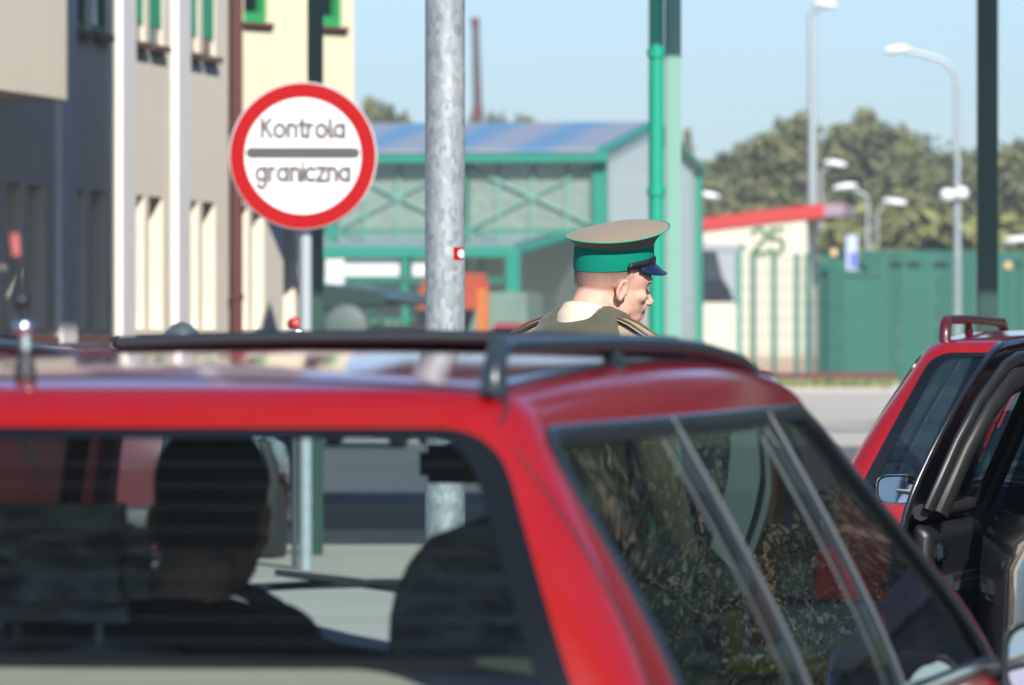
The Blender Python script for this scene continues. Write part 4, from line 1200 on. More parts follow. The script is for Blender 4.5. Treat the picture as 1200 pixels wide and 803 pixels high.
# ---- office building on the left ----
FD = R(9.0)
FO = Vector((-3.225, 60.0, 0))
def facade_building():
    root = empty('office_building', FO, PI / 2 - FD, 'long beige office building with slit windows and white pilasters on the left', 'building')
    w = MB(); d = .19
    zs = [(0, 0), (1.62, 2.79), (4.13, 5.75)]
    # each bay runs from a pilaster to the next
    slots = []
    for k in range(-9, 4):
        c0 = -1.05 + 2.34 * k
        for off in (.42, 1.20): slots.append((c0 + off + .02, c0 + off + .60))
    low = [s_ for s_ in slots if s_[0] > 3.6][:3]; slots = [s_ for s_ in slots if s_[1] < 3.55]
    slots.sort()
    x0 = -24.0; edge = x0
    TOP = 9.0
    for a, b_ in slots:
        w.bx((edge, 0, 1.55), (a, d, TOP)); edge = b_
        for z0, z1 in ((1.55, 1.62), (2.79, 4.13), (5.75, TOP)): w.bx((a, 0, z0), (b_, d, z1))
    w.bx((edge, 0, 1.55), (3.70, d, TOP))
    w.bx((x0, d, 1.55), (3.70, d + 4, TOP))
    edge = 3.703
    for a, b_ in low:
        w.bx((edge, 0, 1.55), (a, d, 3.44)); edge = b_
        for z0, z1 in ((1.55, 1.62), (2.79, 3.44)): w.bx((a, 0, z0), (b_, d, z1))
    w.bx((edge, 0, 1.55), (edge + .22, d, 3.44)); LE = edge + .22
    w.bx((3.703, d, 1.55), (LE, d + 3, 3.44))
    w.build('wall', M['wall_beige'], root)
    for a, b_ in low:
        g = MB(); g.bx((a, d - .012, 1.62), (b_, d - .002, 2.79)); g.build('slit_pane', M['pane_dark'], root)
    p = MB(); p.bx((x0, -.04, 0), (LE, d + 3, 1.548)); p.build('plinth', M['plinth'], root)
    for i, (a, b_) in enumerate(slots):
        if b_ < -13: continue
        g = MB(); g.bx((a, d - .012, 1.62), (b_, d - .002, 2.79)); g.build('slit_pane', M['pane_dark'], root)
        g = MB(); g.bx((a, .034, 4.13), (b_, d - .002, 5.75)); wn = g.build('window', M['pane_dark'], root)
        s_ = MB(); s_.bx((a - .04, -.07, 4.075), (b_ + .04, -.003, 4.128)); s_.build('sill', M['sill'], wn)
        if a > -1.2:
            bl = MB(); bl.bx((a + .004, .012, 4.30), (b_ - .004, .03, 5.75))
            bl.build('blind', M['blind'], wn)
        else:
            f = MB()
            f.bx((b_ - .07, .01, 4.13), (b_, .032, 5.75)); f.bx((a, .01, 4.13), (b_ - .07, .032, 4.2)); f.build('frame', M['frame_green'], wn)
    for k in range(-1, 2):
        c = -.92 + 2.34 * k
        if c > 2: break
        pl = MB(); pl.bx((c - .28, -.06, .0), (c + .28, -.002, TOP)); pl.build('pilaster', M['pilaster'], root)
    # projecting floor, then an added shade panel
    b = MB(); b.bx((-24, -.75, 3.40), (-6.3, -.003, TOP)); bay = b.build('bay', M['wall_beige'], root)
    for a in (-9.2, -10.4, -11.6, -12.8):
        g = MB(); g.bx((a, -.77, 4.42), (a + .62, -.753, 5.9)); wn = g.build('window', M['pane_dark'], bay)
        g = MB(); g.bx((a - .05, -.85, 4.36), (a + .67, -.755, 4.415)); g.build('sill', M['sill'], wn)
    b = MB(); b.bx((-10.3, -2.62, 5.95), (-7.05, -2.5, 11)); b.bx((-12.0, -2.62, 5.75), (-10.303, -2.5, 6.35)); pn = b.build('added_shade_panel', M['grey_sheet'], root)  # added above the view to cast the upright shadow edge on the wall
    for x in (-9.6, -7.6):
        k = MB(); k.bx((x, -2.497, 8.0), (x + .08, -.003, 8.1)); k.build('arm', M['stone_grey'], pn)
    b = MB(); b.bx((-24.3, -.9, TOP), (4.2, 5, TOP + .25)); b.build('roof', M['sill'], root)
    b = MB(); b.cyl((3.66, -.09, 0), (3.66, -.09, TOP), .055, 14)
    for z in (1.9, 3.5, 5.1): b.cyl((3.66, -.09, z), (3.66, -.09, z + .05), .07, 14)
    b.build('downpipe', M['pipe_brown'], root)
    # canted stair tower
    S = Vector((3.76, 0, 0))
    tw = empty('stair_tower', FO + Matrix.Rotation(PI / 2 - FD, 3, 'Z') @ S, PI / 2 - R(40), 'pale cream stair tower with green framed windows behind the round border sign', 'building')
    w = MB(); Lw = 1.76; Ll = 1.10; d = .16; zj = 3.45
    cols = [(.16, .50), (.62, .96)]
    ups = [(.20, .54), (1.26, 1.60)]
    def zone(lo, hi, z0, z1, holes, h0, h1):
        e_ = lo
        for a, b_ in holes:
            w.bx((e_, 0, z0), (a, d, z1)); e_ = b_
            if h0 > z0: w.bx((a, 0, z0), (b_, d, h0))
            if h1 < z1: w.bx((a, 0, h1), (b_, d, z1))
        w.bx((e_, 0, z0), (hi, d, z1))
    zone(0, Lw, zj, TOP, ups, 4.5, 6.4); w.bx((0, d, zj), (Lw, 3.2, TOP))
    w.build('wall', M['wall_cream'], tw)
    for a, b_ in ups:
        zb = 4.5
        g = MB(); g.bx((a, d - .06, zb), (b_, d - .003, 6.4)); wn = g.build('window', M['pane_dark'], tw)
        f = MB(); f.bx((b_ - .06, d - .13, zb), (b_, d - .062, 6.4)); f.bx((a, d - .13, zb), (b_ - .06, d - .062, zb + .1)); f.bx((a, d - .13, zb + .1), (a + .03, d - .062, 6.4)); f.build('frame', M['frame_green'], wn)
        s_ = MB(); s_.bx((a - .03, -.05, zb - .05), (b_ + .03, -.003, zb - .003)); s_.build('sill', M['pipe_brown'], wn)

# ---- round border control sign ----
def border_sign():
    Y = 41.0; c = at(355, 183, Y)
    root = empty('traffic_sign', (c.x, Y, 0), R(1.5), 'round white traffic sign with a red rim and grey bar reading Kontrola graniczna', 'sign')
    r = 86 / F * Y; z = c.z
    xfm = lambda x, y, off: Vector((x, -off, z + y))
    def disc(rr, o0, o1, n=72):
        b = MB(); b.add([xfm(rr * math.cos(2 * PI * i / n), rr * math.sin(2 * PI * i / n), o0) for i in range(n)] + [xfm(rr * math.cos(2 * PI * i / n), rr * math.sin(2 * PI * i / n), o1) for i in range(n)],
              [tuple(range(n)), tuple(range(2 * n - 1, n - 1, -1))] + [(i, (i + 1) % n, n + (i + 1) % n, n + i) for i in range(n)]); return b
    f = disc(r, .030, .045).build('face', M['white'], root, 30)
    disc(r * 1.012, .005, .029).build('backing_plate', M['grey_sheet'], root, 30)
    b = MB(); n = 72
    b.grid(lambda u, v: xfm(r * (.795 + .197 * v) * math.cos(2 * PI * u), r * (.795 + .197 * v) * math.sin(2 * PI * u), .048), n, 1, closed_u=True); b.build('rim', M['sign_red'], f)
    px = Y / F
    b = MB(); hw, hh = 66.5 * px, 6.2 * px; yc = 3.5 * px
    pl = [(x + hw - hh, y) for x, y in arc(0, 0, hh, -90, 90, 12)] + [(x - hw + hh, y) for x, y in arc(0, 0, hh, 90, 270, 12)]
    b.add([xfm(x, y + yc, .0485) for x, y in pl], [tuple(range(len(pl)))]); b.build('bar', M['sign_grey'], f)
    b = MB()
    xh = 14.9 * px; t = 'Kontrola'; w = text_width(t, xh); s = 101 * px / w; 
    fw = lambda q: (lambda x, y, k: xfm((x - q[0]) * q[1] + q[2], y, .0485 + k * .00005))
    letters(b, t, 0, 22 * px, xh, 4.7 * px, fw((0, s, -50 * px)), .86)
    b.build('lettering', M['sign_text'], f); b = MB()
    t = 'graniczna'; w = text_width(t, xh); s = 113 * px / w
    letters(b, t, 0, -29 * px, xh, 4.7 * px, fw((0, s, -56 * px)), .86)
    b.build('lettering', M['sign_text'], f)
    p = MB(); p.cyl((.0 + 3 * px, .045, .13), (.0 + 3 * px, .045, z + r * .8), 8.0 * px, 18); p.build('post', M['pole_grey'], root, 60)
    q = MB()
    for zz in (z - .25, z + .25): q.bx((-.09, -.004, zz - .02), (.12, .10, zz + .02))
    q.build('clamp', M['grey_sheet'], root)

def lamp_mast():
    Y = 25.0; c = at(521.5, HZ, Y); r = 23.3 / F * Y
    root = empty('lamp_mast', (c.x, Y, .0), 0, 'thick galvanised steel mast with a small red and white sticker beside the officer', 'lamp post')
    b = MB(); b.tube([(0, 0, .13), (0, 0, 3), (0, 0, 9.0)], [r * 1.02, r, r * .82], 40); b.build('pole', M['galv'], root, 60)
    f = MB(); f.box((0, 0, .145), (.36, .36, .03), bev=.005); f.build('base_plate', M['galv'], root)
    a = MB(); a.tube([(0, 0, 8.9), (.3, 0, 9.3), (1.2, 0, 9.4)], .04, 10); a.box((1.6, 0, 9.42), (.9, .3, .14), bev=.05); a.build('lantern', M['lamp_white'], root, 50)
    z = CAMZ - (297.5 - HZ) / F * Y; px = Y / F
    def wrap(x, zz, off): a_ = x / r; return Vector((math.sin(a_) * (r + off), -math.cos(a_) * (r + off), z + zz))
    s = MB(); s.grid(lambda u, v: wrap((9 + 15 * u) * px * 1.15, (v - .5) * 15 * px, .0012), 8, 4); st = s.build('sticker', M['sign_red'], root, 60)
    s = MB(); s.add([wrap((18.5) * px * 1.15 + 6.0 * px * math.cos(2 * PI * i / 24), 5.2 * px * math.sin(2 * PI * i / 24), .004) for i in range(24)], [tuple(range(24))]); s.build('sticker_spot', M['white'], st)

# ---- canopy over the lanes ----
CX0, CX1, CY0, CY1, CZ = -0.9, 11.0, 39.2, 60.5, 5.35
def canopy():
    root = empty('canopy', (CX0, CY0, 0), 0, 'green steel canopy over the lanes, carried on slim dark green columns', 'canopy')
    o = Vector((CX0, CY0, 0))
    b = MB(); b.bx((0, 0, CZ + .12), (CX1 - CX0, CY1 - CY0, CZ + .3)); b.build('roof', M['canopy'], root)
    b = MB()
    for y in (.1, 2.6, 4.6, 12, 21.0): b.bx((-.46 if y == 4.6 else .02, y - .07, CZ - .12), (CX1 - CX0 - .02, y + .07, CZ + .118))
    b.build('beam', M['green_dark'], root)
    b = MB(); b.bx((-.03, -.06, CZ + .02), (CX1 - CX0 + .06, -.003, CZ + .42)); b.build('fascia', M['green_dark'], root)
    px = lambda Y: Y / F
    def col(pxc, Y, w, m, name='column'):
        c = at(pxc, HZ, Y) - o; k = MB(); k.box((c.x, c.y, CZ / 2 - .06), (w, w, CZ - .12), bev=.012); k.build(name, m, root, 40)
        k = MB(); k.box((c.x, c.y, .012), (w * 2, w * 2, .024)); k.build('base_plate', m, root)
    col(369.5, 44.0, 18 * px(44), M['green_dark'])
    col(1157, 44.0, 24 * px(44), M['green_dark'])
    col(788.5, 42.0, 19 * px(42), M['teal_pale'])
    for Y in (50, 59):
        for X in (9.8,):
            k = MB(); k.box((X - o.x, Y - o.y, CZ / 2 - .06), (.13, .13, CZ - .12), bev=.012)
            k.build('column', M['green_dark'], root, 40)
    c = at(769, HZ, 41.9) - o; k = MB(); k.cyl((c.x, c.y, .1), (c.x, c.y, CZ - .1), 9 * px(42), 18)
    for z in (1.2, 2.4, 3.25, 4.4): k.cyl((c.x, c.y, z), (c.x, c.y, z + .05), 11 * px(42), 18)
    k.build('downpipe', M['pipe_green'], root, 50)

def added_dark_roof():  # added out of view; blocks the sky mirrored in the red car's rear window
    e = empty('canopy', (-7, 5.3, 0), 0, 'added unseen roof overhead, darkening what the rear window of the nearest red car mirrors', 'canopy')
    b = MB(); b.bx((0, 0, 6.0), (14, 2.6, 6.2)); b.build('roof', M['canopy'], e)
    for x in (.2, 13.8):
        b = MB(); b.bx((x - .1, 1.2, 0), (x + .1, 1.4, 5.998)); b.build('column', M['green_dark'], e)

def haze():
    b = MB(); b.bx((-700, -150, -1), (700, 720, 30))
    m = bpy.data.materials.new('haze_air'); m.use_nodes = True; nt = m.node_tree; nt.nodes.clear()
    o = nt.nodes.new('ShaderNodeOutputMaterial'); v = nt.nodes.new('ShaderNodeVolumePrincipled'); v.inputs['Density'].default_value = .00055; v.inputs['Color'].default_value = (.92, .95, 1, 1); v.inputs['Anisotropy'].default_value = .2
    nt.links.new(v.outputs[0], o.inputs['Volume'])
    tag(b.build('haze', m), kind='stuff')

# ---- glass and steel pavilion ----
def striped_roof():
    m, nt, p = new_mat('striped_roof_sheet')
    tc = nt.nodes.new('ShaderNodeTexCoord'); sx = nt.nodes.new('ShaderNodeSeparateXYZ'); nt.links.new(tc.outputs['Object'], sx.inputs[0])
    w = nt.nodes.new('ShaderNodeMath'); w.operation = 'MULTIPLY'; w.inputs[1].default_value = 2 * PI / 1.55; nt.links.new(sx.outputs[0], w.inputs[0])
    s = nt.nodes.new('ShaderNodeMath'); s.operation = 'SINE'; nt.links.new(w.outputs[0], s.inputs[0])
    nz = nt.nodes.new('ShaderNodeTexNoise'); nz.inputs['Scale'].default_value = .8; nt.links.new(tc.outputs['Object'], nz.inputs['Vector'])
    ad = nt.nodes.new('ShaderNodeMath'); ad.operation = 'MULTIPLY_ADD'; ad.inputs[1].default_value = 1.6; nt.links.new(nz.outputs['Fac'], ad.inputs[0]); nt.links.new(s.outputs[0], ad.inputs[2])
    cr = nt.nodes.new('ShaderNodeValToRGB'); e = cr.color_ramp.elements
    e[0].position = .25; e[0].color = (.26, .29, .34, 1); e[1].position = .9; e[1].color = (.11, .25, .40, 1)
    mr = nt.nodes.new('ShaderNodeMapRange'); mr.inputs[1].default_value = -.4; mr.inputs[2].default_value = 2.0
    nt.links.new(ad.outputs[0], mr.inputs[0]); nt.links.new(mr.outputs[0], cr.inputs[0]); nt.links.new(cr.outputs[0], p.inputs['Base Color'])
    p.inputs['Roughness'].default_value = .45
    return m
def pavilion():
    Y = 120.0; hd = R(9.3); c = at(705, HZ, Y)
    root = empty('pavilion', (c.x, Y, 0), -hd, 'teal steel and glass pavilion with a blue striped roof in the middle distance', 'building')
    L, D = 9.5, 12.4; ze = 4.74; zr = 5.42
    def fr(name, a, b_, w=.16, m='teal'):
        k = MB(); k.bx([min(a[i], b_[i]) - w / 2 for i in range(3)], [max(a[i], b_[i]) + w / 2 for i in range(3)]); return k.build(name, M[m], root)
    # roof slopes
    for y0, y1, z0, z1 in ((-.35, D / 2, ze, zr), (D / 2, D + .35, zr, ze)):
        k = MB(); k.add([(-L, y0, z0 + .1), (.12, y0, z0 + .1), (.12, y1, z1 + .1), (-L, y1, z1 + .1), (-L, y0, z0 + .16), (.12, y0, z0 + .16), (.12, y1, z1 + .16), (-L, y1, z1 + .16)],
                        [(0, 1, 2, 3), (4, 7, 6, 5), (0, 4, 5, 1), (1, 5, 6, 2), (2, 6, 7, 3), (3, 7, 4, 0)]); k.build('roof', striped, root)
    k = MB(); k.tube([(.06, -.35, ze + .1), (.06, D / 2, zr + .12), (.06, D + .35, ze + .1)], .10, 8); k.build('verge', M['teal'], root)
    fr('gutter', (-L, -.3, ze), (.1, -.3, ze), .14)
    posts = [-.0, -2.45, -4.8, -7.15, -9.4]
    for x in posts: fr('post', (x - .02, 0, .1), (x - .02, 0, ze - .1), .24 if x == 0 else .14)
    fr('post', (-.02, D, .1), (-.02, D, ze - .1), .26); fr('post', (-.02, D / 2, .1), (-.02, D / 2, zr), .12)
    fr('rail', (-L, .02, 3.42), (0, .02, 3.42), .14)
    for i in range(4):
        x1, x0 = posts[i] - .1, posts[i + 1] + .08
        k = MB(); k.bx((x0, .03, 3.5), (x1, .05, ze - .08)); k.build('pane', M['glass_shed'], root)
        k = MB(); k.tube([(x0, -.02, 3.5), (x1, -.02, ze - .12)], .03, 6); k.build('brace', M['teal_pale'], root)
    k = MB(); k.add([(.02, 0.1, .3), (.02, D - .1, .3), (.02, D - .1, ze), (.02, D / 2, zr), (.02, .1, ze)], [(0, 1, 2, 3, 4)]); g = k.build('gable_pane', M['gable'], root)
    k = MB(); k.bx((-L, 3.2, .05), (-.3, 3.4, ze)); k.build('inner_wall', M['inner_pale'], root)
    for x0, x1, z0, z1 in ((-3.9, -2.7, 2.0, 4.2), (-8.3, -6.2, 2.2, 4.4)):
        k = MB(); k.bx((x0, 2.9, z0), (x1, 3.1, z1)); k.build('wall_board', M['white_sheet'], root)
    # lower lean-to in front
    y0 = -5.0; xr = -.75
    k = MB(); k.add([(-L, y0, 3.12), (xr, y0, 3.12), (xr, -.08, 3.40), (-L, -.08, 3.40), (-L, y0, 3.18), (xr, y0, 3.18), (xr, -.08, 3.46), (-L, -.08, 3.46)],
                    [(0, 1, 2, 3), (4, 7, 6, 5), (0, 4, 5, 1), (1, 5, 6, 2), (2, 6, 7, 3), (3, 7, 4, 0)]); k.build('lean_to_roof', M['leanroof'], root)
    fr('beam', (-L, y0, 3.03), (xr, y0, 3.03), .17); fr('beam', (-L, y0, 2.55), (xr, y0, 2.55), .12, 'mesh_green')
    k = MB(); k.tube([(xr, y0, 3.03), (xr + .2, -.1, 3.36)], .09, 8); k.build('beam', M['teal'], root)
    for i in range(4):
        x1, x0 = posts[i], posts[i + 1]
        for q in (.25, .5, .75): fr('mullion', (x0 + (x1 - x0) * q, .0, 3.5), (x0 + (x1 - x0) * q, .0, ze - .1), .05, 'teal_pale')
        k = MB(); k.tube([(x1, -.025, 3.5), (x0, -.025, ze - .12)], .03, 6); k.build('brace', M['teal_pale'], root)
    for i, x in enumerate((xr, -2.6, -4.3, -6.1, -7.9)):
        fr('post', (x, y0, .05), (x, y0, 2.95), .22 if i == 0 else .11, 'teal_deep' if i else 'teal')
    for i, (a, b_) in enumerate(((-2.5, -1.95), (-3.75, -2.72), (-5.9, -4.4), (-7.7, -6.3))):
        k = MB(); k.bx((a, y0 + .06, 2.62), (b_, y0 + .1, 2.94)); k.build('fanlight', M['white_sheet'], root)
    for a in (-2.6, -4.3, -6.1):
        k = MB(); k.tube([(a, y0, 2.5), (a - 1.6, y0 + .03, 1.2)], .035, 6); k.tube([(a - 1.6, y0 + .1, 2.5), (a, y0 + .13, 1.2)], .035, 6); k.build('brace', M['mesh_green'], root)
    fr('rail', (-L, y0, 1.9), (xr, y0, 1.9), .06, 'mesh_green')
    k = MB()
    for i in range(60): k.cyl((-L + .2 + i * .147, y0 + .02, .05), (-L + .2 + i * .147, y0 + .02, 1.88), .018, 5)
    k.build('lattice', M['mesh_green'], root)
    # odd coloured things behind the lattice
    def thing(name, px, py0, py1, wpx, Yt, m, label, cat, dz=.5):
        a = at(px - wpx / 2, py1, Yt); b_ = at(px + wpx / 2, py0, Yt)
        e = empty(name, ((a.x + b_.x) / 2, Yt, 0), -hd, label, cat)
        return e, b_.x - a.x, a.z, b_.z
    return root
M['inner_pale'] = mat('pale_green_panel', (0.62, 0.72, 0.66), .7, 0, 0, .22, .5)
M['teal_deep'] = mat('deep_teal_steel', (0.015, 0.22, 0.14), .5, 0, 0, .1)
M['leanroof'] = glass_mat('grey_blue_roof_sheet', (0.55, 0.68, 0.72), .1, 1.5, .55, (0.30, 0.40, 0.45), .1)
M['gable'] = glass_mat('gable_glazing', (0.50, 0.55, 0.57), .1, 1.5, .86, (0.60, 0.67, 0.67), .08)
striped = striped_roof()

def added_sky_screen():  # invented screen out of view, keeps low skylight off the shaded facade
    e = empty('unseen_sky_screen', (5.75, 45, 0), 0, 'added dark green screen beyond the right edge, cutting low skylight on the office building', 'wall')
    b = MB(); b.bx((0, 0, 0), (.2, 25, 5.1)); b.build('panel', M['green_dark'], e)
    b = MB(); b.bx((-.06, -.05, 5.103), (.26, 25.05, 5.2)); b.build('coping', M['stone_grey'], e)

def yard_things():
    hd = R(9)
    def E(name, px, Y, label, cat): c = at(px, HZ, Y); return empty(name, (c.x, Y, 0), -hd, label, cat)
    u = lambda n, Y: n / F * Y
    # off-road vehicle with a round spare wheel
    Y = 96; e = E('off_road_vehicle', 412, Y, 'dark green vehicle with a round grey spare wheel, seen right of the sign post', 'vehicle')
    b = MB(); b.box((-.15, 2, 1.12), (1.6, 3.8, 1.25), bev=.12); b.build('body', M['olive_veh'], e, 40)
    b = MB()
    b.prism([(-.95, 2.05), (.42, 2.12), (.55, 2.2), (.30, 2.32), (-.55, 2.42), (-.95, 2.36)], lambda p, k: (p[0], .1 if k == 0 else 3.6, p[1] - .08)); b.build('soft_top', M['olive_veh'], e, 30)
    b = MB(); b.lathe([(.02, .03), (.10, .03), (.12, .0), (.25, .0), (.29, .03), (.31, .09), (.31, .16), (.25, .2), (.02, .2)], (-.03, -.11, 1.72), 36, Matrix.Rotation(R(90), 3, 'X')); b.build('spare_wheel', M['spare_grey'], e, 40)
    b = MB(); b.lathe([(.312, .03), (.335, .06), (.335, .14), (.312, .17)], (-.03, -.11, 1.72), 36, Matrix.Rotation(R(90), 3, 'X')); b.build('spare_tyre', M['stone_grey'], e, 40)
    for x in (-.85, .55):
        for y in (.7, 3.2):
            b = MB(); b.lathe([(.2, -.1), (.36, -.1), (.38, 0), (.36, .1), (.2, .1)], (x, y, .38), 24, Matrix.Rotation(R(90), 3, 'Y')); b.build('wheel', M['tyre'], e, 40)
    # kiosk with awnings
    Y = 108
    e = E('kiosk', 545, Y, 'small stall with a red and orange awning behind the lattice of the glass pavilion', 'kiosk')
    b = MB(); b.bx((-.9, .6, .0), (.9, 2.2, 2.3)); b.build('wall', M['stall'], e)
    b = MB(); b.add([(-.72, -.3, 2.02), (.25, -.3, 2.02), (.25, .6, 2.55), (-.72, .6, 2.55), (-.72, -.3, 2.25), (.25, -.3, 2.25), (.25, .6, 2.6), (-.72, .6, 2.6)], [(0, 1, 2, 3), (4, 7, 6, 5), (0, 4, 5, 1), (1, 5, 6, 2), (2, 6, 7, 3), (3, 7, 4, 0)]); b.build('awning', M['awning'], e)
    b = MB(); b.bx((-.42, .3, 1.0), (-.62, .5, 2.0)); b.bx((-.3, .3, 1.0), (-.15, .5, 1.95)); b.build('shutter', M['blue'], e)
    e = E('notice_pillar', 566, 106, 'tall orange pillar between the mast and the officer', 'pillar')
    b = MB(); b.bx((-.085, -.06, 0), (.085, .06, 2.36)); b.build('panel', M['orange'], e); b = MB(); b.bx((-.10, -.08, 2.362), (.10, .08, 2.42)); b.build('cap', M['red_fascia'], e)
    e = E('market_tent', 661, 150, 'low red awning on posts seen just left of the officer\'s neck', 'awning')
    b = MB(); w = u(19, 150); b.add([(-w, -.4, 2.42), (w, -.4, 2.42), (w, 1, 2.9), (-w, 1, 2.9), (-w, -.4, 2.62), (w, -.4, 2.62), (w, 1, 2.95), (-w, 1, 2.95)], [(0, 1, 2, 3), (4, 7, 6, 5), (0, 4, 5, 1), (1, 5, 6, 2), (2, 6, 7, 3), (3, 7, 4, 0)]); b.build('cloth', M['red_fascia'], e)
    b = MB(); b.cyl((-w + .05, 0, 0), (-w + .05, 0, 2.5), .03, 8); b.cyl((w - .05, 0, 0), (w - .05, 0, 2.5), .03, 8); b.build('frame', M['grey_sheet'], e)
    e = E('notice_board', 375, 100, 'small white notice board fixed high up just right of the sign post', 'board')
    b = MB(); b.bx((u(7, 100), -.03, 1.5 + u(68, 100)), (u(29, 100), .0, 1.5 + u(98, 100))); b.build('board', M['white_sheet'], e)
    b = MB(); b.cyl((u(18, 100), .04, 0), (u(18, 100), .04, 2.6), .03, 8); b.build('post', M['teal_deep'], e)
    # parked cars far back in the yard
    for px, Yc, m, lab in ((622, 101, 'rust', 'distant dull red car parked just left of the officer\'s collar'), (655, 104, 'silver', 'distant pale silver car parked right behind the officer\'s collar')):
        e = E('parked_car', px, Yc, lab, 'car')
        b = MB(); b.prism(roundpoly([(-1.9, .35), (1.9, .35), (2.0, .8), (1.1, .95), (.5, 1.42), (-1.1, 1.45), (-1.7, .98), (-2.0, .8)], .12, 4), lambda p, k: ((-.8 if k == 0 else .8) * (1 if p[1] < 1 else .85), p[0] * 1.0 + 2, p[1] + .35)); b.build('body', M[m], e, 40)
        for x in (-.7, .7):
            for y in (.8, 3.3):
                b = MB(); b.lathe([(.05, -.1), (.31, -.1), (.33, 0), (.31, .1), (.05, .1)], (x, y, .33), 20, Matrix.Rotation(R(90), 3, 'Y')); b.build('wheel', M['tyre'], e, 40)
        b = MB(); b.bx((-.6, .3, 1.32), (.6, .34, 1.7)); b.build('rear_window', M['pane_dark'], e)
    # small items near the sign
    e = E('beacon', 345.5, 41.6, 'little red topped beacon with white and blue bands just left of the sign post', 'beacon')
    Y = 41.6; b = MB(); b.lathe([(.03, 0), (.045, .01), (.05, .03), (.045, .06), (.02, .075)], (0, 0, 1.5 + u(15, Y)), 20); b.build('lens', M['lamp_red'], e, 50)
    b = MB(); b.lathe([(.04, 0), (.052, .015), (.055, .04), (.04, .07)], (.02, -.01, 1.5 + u(1, Y)), 20); b.build('lamp', M['chrome'], e, 60)
    b = MB(); b.lathe([(.05, 0), (.06, .02), (.06, .09), (.045, .1)], (0, 0, 1.5 - u(18, Y)), 20); b.build('base', M['lightblue'], e, 50); b = MB(); b.cyl((0, 0, .13), (0, 0, 1.5 - u(17.5, Y)), .018, 12); b.build('stem', M['stone_grey'], e, 50)
    e = E('bollard', 213, 31, 'dark grey dome topped post standing in front of the slit windows', 'bollard')
    Y = 31; w = u(23, Y); b = MB(); b.lathe([(w, 0), (w, 1.5 - u(8, Y)), (w * .98, 1.5 + u(4, Y)), (w * .8, 1.5 + u(14, Y)), (w * .45, 1.5 + u(21, Y)), (.01, 1.5 + u(24, Y))], (0, 0, 0), 28); b.build('post', M['stone_grey'], e, 60)
M['spare_grey'] = mat('grey_wheel_cover', (.10, .135, .12), .6, 0, 0, .12, 5)
M['stall'] = mat('greenish_stall_boards', (0.16, 0.24, 0.20), .8, 0, 0, .3, 2)
M['awning'] = mat('red_orange_awning', (0.38, 0.07, 0.03), .8, 0, 0, .4, 4)
M['rust'] = mat('dull_red_car_paint', (0.32, 0.05, 0.05), .4, 0, .4, .1)
M['silver'] = mat('silver_car_paint', (0.48, 0.52, 0.55), .35, .3, .4, .05)
M['lightblue'] = mat('light_blue_plastic', (0.25, 0.5, 0.7), .4, 0, 0, .05)
M['bluegrey'] = mat('blue_grey_steel', (0.12, 0.17, 0.22), .5, 0, 0, .1)

# ---- hut, fences, lamps ----
def hut():
    Y = 250.0; c = at(945, HZ, Y); s = Y / F; hd = R(7)
    root = empty('hut', (c.x, Y, 0), -hd, 'cream flat roofed hut with a red roof edge and a green number 25', 'building')
    Wd = 128 * s; D = 5.0; zt0 = CAMZ + (401.5 - 272) * s; zt1 = CAMZ + (401.5 - 256) * s
    b = MB(); b.prism([(-Wd, 1.02), (0, 1.02), (0, zt1), (-Wd, zt0)], lambda p, k: (p[0], 0 if k == 0 else D, p[1])); b.build('wall', M['hut'], root)
    b = MB(); b.bx((-Wd - .03, -.03, 0), (.03, D + .03, 1.017)); b.build('plinth', M['hut_pink'], root)
    b = MB(); x1 = 42 * s * .5; b.prism([(-Wd - .3, zt0 + .0), (x1, zt1 + .05), (x1, zt1 + .55), (-Wd - .3, zt0 + .48)], lambda p, k: (p[0], -.10 if k == 0 else D + .4, p[1])); b.build('roof_edge', M['red_fascia'], root)
    b = MB(); b.prism([(x1 + .003, zt1 + .06), (x1 + .72, zt1 + .10), (x1 + .72, zt1 + .54), (x1 + .003, zt1 + .545)], lambda p, k: (p[0], -.08 if k == 0 else D + .38, p[1])); b.build('roof_return', M['mauve'], root)
    b = MB(); b.bx((-Wd + .1, -.05, 2.0 + 1.0), (-Wd + 1.35, -.004, 5.0)); w = b.build('window', M['pane_dark'], root)
    b = MB(); z = CAMZ + (401.5 - 297) * s; b2 = letters(b, '25', -65 * s, z, 18.5 * s, 5.6 * s, lambda x, y, k: Vector((x, -.006 - k * .0006, y))); b.build('number', M['green25'], root)
    b = MB(); b.bx((.003, 1.0, .3), (.04, 2.0, 3.2)); b.build('door', M['grey_sheet'], root)
    # grey steel shelter in front of it
    Y = 200; s = Y / F; e = empty('bus_shelter', at(843, HZ, Y).xy.to_3d(), -hd, 'grey sheet metal shelter with a curved bracket in front of the cream hut', 'shelter')
    b = MB(); b.bx((-24 * s, 0, CAMZ + 108 * s), (24 * s, 2, CAMZ + 116 * s)); b.build('roof', M['grey_sheet'], e)
    b = MB(); b.bx((-23 * s, 1.7, CAMZ + 75 * s), (20 * s, 1.76, CAMZ + 107 * s)); b.build('panel', M['shelter_pane'], e)
    pts = [(22, 108), (22, 36), (17, 50), (12, 64), (4, 76), (-4, 108)]
    b = MB(); b.prism([(p[0] * s, CAMZ + p[1] * s - .02) for p in pts], lambda p, k: (p[0], .05 if k == 0 else .15, p[1])); b.build('bracket', M['grey_sheet'], e)
    for x in (-23, 23): 
        b = MB(); b.bx((x * s - .07, .0, 0), (x * s + .07, .14, CAMZ + 107 * s)); b.build('post', M['teal_deep'] if x < 0 else M['teal'], e)
M['shelter_pane'] = mat('shelter_pane_grey', (0.22, 0.28, 0.29), .3, 0, 0, .1)

